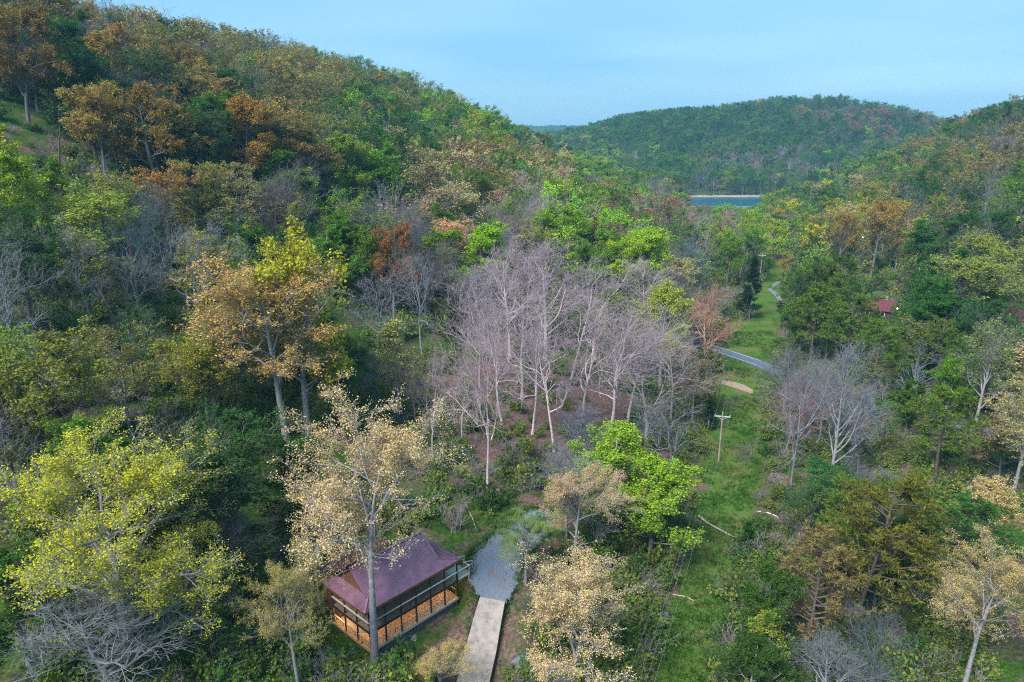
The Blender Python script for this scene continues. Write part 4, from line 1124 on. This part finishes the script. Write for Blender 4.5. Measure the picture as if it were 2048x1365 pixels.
WORDS = {'o': ('orange brown', 'rust brown', 'bronze'), 'y': ('yellow green', 'yellow', 'lime yellow'), 'g': ('mid green', 'green', 'leafy green'), 'd': ('dark green', 'deep green', 'shaded green'),
         'l': ('fresh lime', 'bright green', 'light green'), 't': ('pale tan', 'buff', 'straw coloured'), 'r': ('salmon', 'reddish', 'dusky red'), 'e': ('green', 'bushy', 'dark'), 'c': ('dark', 'dark', 'dark'),
         'b': ('bare grey', 'leafless grey', 'bare twiggy'), 'p': ('bare pinkish', 'leafless lavender', 'bare pale'), 'k': ('olive',), 'v': ('sparse yellow green',)}
NOUN = {'oak': 'oak', 'oakdense': 'oak', 'sparse': 'oak', 'maple': 'tree', 'bare': 'tree', 'barefine': 'tree', 'pine': 'pine', 'cedar': 'cedar', 'slender': 'sapling'}
HX = np.array([h[1] for h in hero_rows]); HY = np.array([h[2] * .6 + h[3] * .4 for h in hero_rows]); HD = np.array([h[5] for h in hero_rows])
def vary(c, rg, s=.16):
    c = np.array(c) * (1 + rg.normal() * s)
    return tuple(np.clip(c * (1 + rg.normal(size=3) * np.array([.12, .06, .1])), .006, .8))
pre = []
for q in sel:
    a = idx[q]; code = codes[q]; kind = random.choice(KINDOF[code])
    x_, y_ = PXt[a], py_m[q]
    dd = np.hypot(HX - x_, HY - y_); h = int(np.argmin(dd))
    dx, dy = x_ - HX[h], y_ - HY[h]
    rel = ('right of' if dx > 0 else 'left of') if abs(dx) > abs(dy) * .9 else ('above' if dy < 0 else 'below')
    tall = 'tall ' if CH[a] > 19 else ('short ' if CH[a] < 13.5 else '')
    wv = WORDS[code][0]
    pre.append([q, code, kind, h, rel, f'{tall}{wv} {NOUN[kind]}', dd[h]])
from collections import defaultdict
bins = defaultdict(list)
for r_ in pre: bins[(r_[5], r_[4], r_[3])].append(r_)
ORD = ['', 'second ', 'third ', 'fourth ', 'fifth ', 'sixth ', 'seventh ', 'eighth ', 'ninth ', 'tenth ', 'eleventh ', 'twelfth ']
for key, rows in bins.items():
    rows.sort(key=lambda r_: r_[6])
    for n_, r_ in enumerate(rows):
        look, rel, h = key
        o_ = ('nearest ' if len(rows) > 1 else '') if n_ == 0 else ORD[min(n_, 11)]
        r_.append(f'{look}, {o_ + "one " if o_ else ""}{rel} the {hero_rows[h][0]}')
for (q, code, kind, h, rel, look, dist, label) in pre:
    a = idx[q]
    bark = vary(BARKC.get(code, (.13, .12, .12)), rg, .12)
    wdt = CH[a] * rg.uniform(.62, .88) * (.62 if kind == 'cedar' else .7 if kind == 'pine' else 1)
    plant(kind, int(rg.integers(NVAR[kind])), (CX[a], CY[a], CZ[a]), CH[a], wdt, rg.uniform(0, 6.28), tuple(np.array(bark) * np.array([.9, .9, .91])) if kind.startswith('bare') else vary(TINT[code], rg), bark, label, GROUPS[NAMES[kind]],
          (rg.normal() * .03, rg.normal() * .03))

# ------------------------------------------------------------------ instanced woods (one object each)
def scatter(name, pos, rot, scl, ind, tint, bark, sources):
    """one object whose points carry copies of the source meshes"""
    col = bpy.data.collections.new(name + '_kinds')
    for o in sources: col.objects.link(o)
    me = bpy.data.meshes.new(name); me.vertices.add(len(pos)); me.vertices.foreach_set('co', np.asarray(pos, np.float32).ravel())
    for nm, ty, ar in (('rot', 'FLOAT_VECTOR', rot), ('scl', 'FLOAT_VECTOR', scl), ('tint', 'FLOAT_VECTOR', tint), ('bark', 'FLOAT_VECTOR', bark)):
        at = me.attributes.new(nm, ty, 'POINT'); at.data.foreach_set('vector', np.asarray(ar, np.float32).ravel())
    at = me.attributes.new('ind', 'INT', 'POINT'); at.data.foreach_set('value', np.asarray(ind, np.int32))
    o = link(name, me, kind='stuff')
    gt = bpy.data.node_groups.new(name, 'GeometryNodeTree')
    gt.interface.new_socket('Geometry', in_out='INPUT', socket_type='NodeSocketGeometry'); gt.interface.new_socket('Geometry', in_out='OUTPUT', socket_type='NodeSocketGeometry')
    gi = gt.nodes.new('NodeGroupInput'); go = gt.nodes.new('NodeGroupOutput')
    ci = gt.nodes.new('GeometryNodeCollectionInfo'); ci.inputs['Collection'].default_value = col; ci.inputs['Separate Children'].default_value = True; ci.inputs['Reset Children'].default_value = True
    ip = gt.nodes.new('GeometryNodeInstanceOnPoints'); ip.inputs['Pick Instance'].default_value = True
    def na_(nm, ty):
        n = gt.nodes.new('GeometryNodeInputNamedAttribute'); n.data_type = ty; n.inputs['Name'].default_value = nm; return n.outputs['Attribute']
    gt.links.new(gi.outputs[0], ip.inputs['Points']); gt.links.new(ci.outputs[0], ip.inputs['Instance'])
    gt.links.new(na_('ind', 'INT'), ip.inputs['Instance Index']); gt.links.new(na_('rot', 'FLOAT_VECTOR'), ip.inputs['Rotation']); gt.links.new(na_('scl', 'FLOAT_VECTOR'), ip.inputs['Scale'])
    gt.links.new(ip.outputs[0], go.inputs[0])
    md = o.modifiers.new('scatter', 'NODES'); md.node_group = gt
    return o

far_src, far_idx, far_w = [], {}, []
def far_tree(kind, v):
    wood, fine, leaf, w, top, low = grow(kind, 5000 + 100 * sorted(SPEC).index(kind) + v, lod=.5)
    bareq = kind.startswith('bare')
    VA, FA = wood.get(); VB, FB = (fine if bareq else leaf).get()
    me = mesh_np('forest_tree', np.concatenate([VA, VB]), [np.concatenate([FA, FB + len(VA)])], [BARK_F, LEAF_F], np.concatenate([np.zeros(len(FA)), np.full(len(FB), 0 if bareq else 1)]))
    o = bpy.data.objects.new('forest_tree.%03d' % (len(far_src) + 1), me)
    far_idx.setdefault(kind, []).append(len(far_src)); far_src.append(o); far_w.append((w, top))
for kind, n in (('oak', 3), ('oakdense', 3), ('sparse', 2), ('maple', 3), ('bare', 3), ('barefine', 2), ('pine', 1), ('cedar', 1)):
    for v in range(n): far_tree(kind, v)
rest = [q for q in range(len(idx)) if q not in selset]
P3, RT, SC, IN, TN, BKs = [], [], [], [], [], []
for q in rest:
    a = idx[q]; code = codes[q]; kind = random.choice(KINDOF[code]); s_ = random.choice(far_idx[kind])
    w, top = far_w[s_]
    far_f = 1.0
    H_ = CH[a]; wd = H_ * rg.uniform(.6, .85) * (.6 if kind in ('cedar', 'pine') else 1)
    if CR[a] > 1350: wd *= 2.2
    P3.append((CX[a], CY[a], CZ[a])); RT.append((rg.normal() * .03, rg.normal() * .03, rg.uniform(0, 6.28))); SC.append((wd / w, wd / w, H_ / top)); IN.append(s_)
    TN.append(vary(TINT[code], rg)); BKs.append(vary(BARKC.get(code, (.13, .12, .12)), rg, .12))
scatter('forest', P3, RT, SC, IN, TN, BKs, far_src)
print('FOREST', len(rest), 'individual', len(sel) + len(HERO))

# undergrowth: leafy shrubs, twiggy shrubs and saplings under the trees
def shrub(kind, seed):
    rg_ = np.random.default_rng(seed); A_ = Acc(); B_ = Acc()
    n = 9
    p0 = rg_.normal(size=(n, 3)) * np.array([.25, .25, 0]); d0 = unit(np.stack([rg_.normal(size=n) * .5, rg_.normal(size=n) * .5, np.ones(n)], 1))
    bp, br = limbs(rg_, p0, d0, rg_.uniform(1.2, 2.4, n), np.full(n, .025), 5, .15, .02, .4); A_.add(tubes(bp, br, 3))
    p, d_, rr, t, pi_ = spawn(rg_, bp, br, 6, .25, 1, 45, 12); cp_, cr_ = limbs(rg_, p, d_, rg_.uniform(.4, .9, len(p)), np.full(len(p), .014), 3, .2, .05, .6); A_.add(tubes(cp_, cr_, 3))
    if kind == 'leafy':
        C = cp_[:, rg_.integers(0, 3, 7)].reshape(-1, 3) + rg_.normal(size=(len(cp_) * 7, 3)) * .18
        B_.add(quads(rg_, C, .27, .8, None, .3))
    else:
        p, d_, rr, t, pi_ = spawn(rg_, cp_, cr_, 3, .2, 1, 40, 12); ep, er_ = limbs(rg_, p, d_, rg_.uniform(.3, .6, len(p)), np.full(len(p), .011), 3, .2, .05, .6); A_.add(tubes(ep, er_, 3))
    VA, FA = A_.get(); VB, FB = B_.get()
    me = mesh_np('shrub', np.concatenate([VA, VB]), [np.concatenate([FA, FB + len(VA)])], [BARK_F, LEAF_F], np.concatenate([np.zeros(len(FA)), np.ones(len(FB))]))
    return bpy.data.objects.new('shrub.%03d' % seed, me)
src = [shrub('leafy', 1), shrub('leafy', 2), shrub('leafy', 3), shrub('twiggy', 4), shrub('twiggy', 5)]
rg = np.random.default_rng(21)
ang = rg.uniform(R(-38), R(38), 16000); rr_ = 48 + 300 * rg.random(16000) ** 1.25
UX, UY = rr_ * np.sin(ang), rr_ * np.cos(ang); UZ = tz(UX, UY)
k_ = (strip_w(UX, UY) < -.3) | ((rg.random(len(UX)) < .06) & (np.hypot(UX, UY) < 190) & (UY > 92) & (fbm(UX, UY, 11) > .02))
in_strip = strip_w(UX, UY) > 0
k_ &= (litter_w(UX, UY) < .45) | (rg.random(len(UX)) < .4)
k_ &= fbm(UX, UY, 22) + rg.normal(size=len(UX)) * .12 > -.12
for (sx, sy, a, b, h) in STAMPS: k_ &= np.hypot(UX - sx, UY - sy) > a + 1.6
for (qx, qy) in ROAD_PTS: k_ &= np.hypot(UX - qx, UY - qy) > 2.6
for q in range(len(pad3)):
    p = pad3[q]; k_ &= np.hypot(UX - p[0], UY - p[1]) > 1.2
ux_, uy_, _d = proj(np.stack([UX, UY, UZ + .6], -1))
for (x0, y0, x1, y1) in ((640, 1060, 940, 1330), (1440, 696, 1525, 738), (1436, 756, 1512, 790), (1722, 580, 1780, 632), (1530, 545, 1580, 610), (880, 1170, 1010, 1365)):
    k_ &= ~((ux_ > x0) & (ux_ < x1) & (uy_ > y0) & (uy_ < y1))
UX, UY, UZ = UX[k_], UY[k_], UZ[k_]
n = len(UX); leafy = (rg.random(n) < .72) & ~in_strip[k_]
ind = np.where(leafy, rg.integers(0, 3, n), rg.integers(3, 5, n))
sc = rg.uniform(.5, 1.5, n) * np.where(np.hypot(UX, UY) > 150, 1.25, 1)
base = np.array([(.05, .125, .02), (.08, .165, .025), (.12, .20, .03), (.18, .24, .04)])[np.minimum(rg.integers(0, 6, n), 3)]
base = base * rg.uniform(.7, 1.25, (n, 1))
bk = np.array([.22, .19, .19]) * rg.uniform(.7, 1.5, (n, 1))
scatter('undergrowth', np.stack([UX, UY, UZ - .1], -1), np.stack([np.zeros(n), np.zeros(n), rg.uniform(0, 6.28, n)], -1), np.stack([sc, sc, sc * rg.uniform(.6, 1.3, n)], -1), ind, base, bk, src)
print('SHRUBS', n)

def keep_out(x, y):
    u = (x - hpos(6, 3)[0]) * HU[0] + (y - hpos(6, 3)[1]) * HU[1]; v = (x - hpos(6, 3)[0]) * HV[0] + (y - hpos(6, 3)[1]) * HV[1]
    return ~((np.abs(u) < 7) & (np.abs(v - 1.5) < 6))

# grass and weeds of the cleared strip and the yard
def tuft(seed, n, h, w, spread):
    rg_ = np.random.default_rng(seed)
    C = rg_.normal(size=(n, 3)) * np.array([spread, spread, 0]); d_ = unit(np.stack([rg_.normal(size=n) * .5, rg_.normal(size=n) * .5, np.ones(n)], 1))
    s_ = rg_.uniform(.5, 1.3, n)[:, None] * h; b = unit(np.cross(d_, rg_.normal(size=(n, 3)))) * w
    Vv = np.stack([C - b, C + b, C + d_ * s_ + b * .2, C + d_ * s_ - b * .2], 1).reshape(-1, 3)
    return bpy.data.objects.new('grass_tuft.%03d' % seed, mesh_np('grass_tuft', Vv, [np.arange(n * 4).reshape(-1, 4)], [LEAF_F]))
src = [tuft(1, 16, .35, .03, .28), tuft(2, 14, .55, .035, .3), tuft(3, 18, .22, .04, .35)]
N_ = 60000
gx = rg.uniform(-25, 75, N_); gy = 52 + 150 * rg.random(N_) ** 1.3
swt = strip_w(gx, gy); yd = ((gx + 6) / 8) ** 2 + ((gy - 88) / 6) ** 2
k_ = ((swt > -1) & (rg.random(N_) < .8)) | (yd < 1)
k_ &= fbm(gx, gy, 5) + rg.normal(size=N_) * .1 > -.16
for p in pad3: k_ &= np.hypot(gx - p[0], gy - p[1]) > 1.5
ux_, uy_, _d = proj(np.stack([gx, gy, tz(gx, gy)], -1))
for (x0, y0, x1, y1) in ((1440, 696, 1525, 738), (1436, 756, 1512, 790), (640, 1060, 935, 1330), (1280, 1100, 1345, 1180)):
    k_ &= ~((ux_ > x0) & (ux_ < x1) & (uy_ > y0) & (uy_ < y1))
for (qx, qy, r) in BARE: k_ &= (np.hypot(gx - qx, gy - qy) > r * .9) | (rg.random(N_) < .12)
gx, gy = gx[k_], gy[k_]
edge = [(p[0], p[1]) for p in ring] * 3 + [tuple(a[:2] * (1 - f) + b[:2] * f) for P_ in (dl, dr) for a, b in zip(P_, P_[1:]) for f in rg.random(16)]
edge = np.array(edge) + rg.normal(size=(len(edge), 2)) * .3
near_house = (np.abs((edge - hpos(6, 3)) @ HU[:2]) < 7) & (np.abs((edge - hpos(6, 3)) @ HV[:2]) < 4.5)
edge = edge[~near_house]
gx, gy = gx[keep_out(gx, gy)], gy[keep_out(gx, gy)]
gx = np.concatenate([gx, edge[:, 0]]); gy = np.concatenate([gy, edge[:, 1]]); n = len(gx); gz = tz(gx, gy)
dry = np.clip(fbm(gx + 50, gy, 9) * 3 + .15, 0, 1)[:, None] * rg.random((n, 1))
base = (np.array([.055, .14, .02]) * (1 - dry) + np.array([.20, .17, .07]) * dry) * rg.uniform(.6, 1.4, (n, 1))
sc = rg.uniform(.6, 1.5, n)
scatter('grass', np.stack([gx, gy, gz - .02], -1), np.stack([np.zeros(n), np.zeros(n), rg.uniform(0, 6.28, n)], -1), np.stack([sc] * 3, -1), rg.integers(0, 3, n), base, base, src)
print('GRASS', n)

# ------------------------------------------------------------------ valley air
hm, ht, hout = nodes('haze_air')
pv = ht.nodes.new('ShaderNodeVolumePrincipled')
pv.inputs['Color'].default_value = (.30, .70, 1.0, 1); pv.inputs['Density'].default_value = .00019; pv.inputs['Anisotropy'].default_value = .2
ht.links.new(pv.outputs['Volume'], hout.inputs['Volume'])
hb = MB().box(-4300, 4300, -4300, 4300, -40, 175).build('haze', hm, kind='stuff')
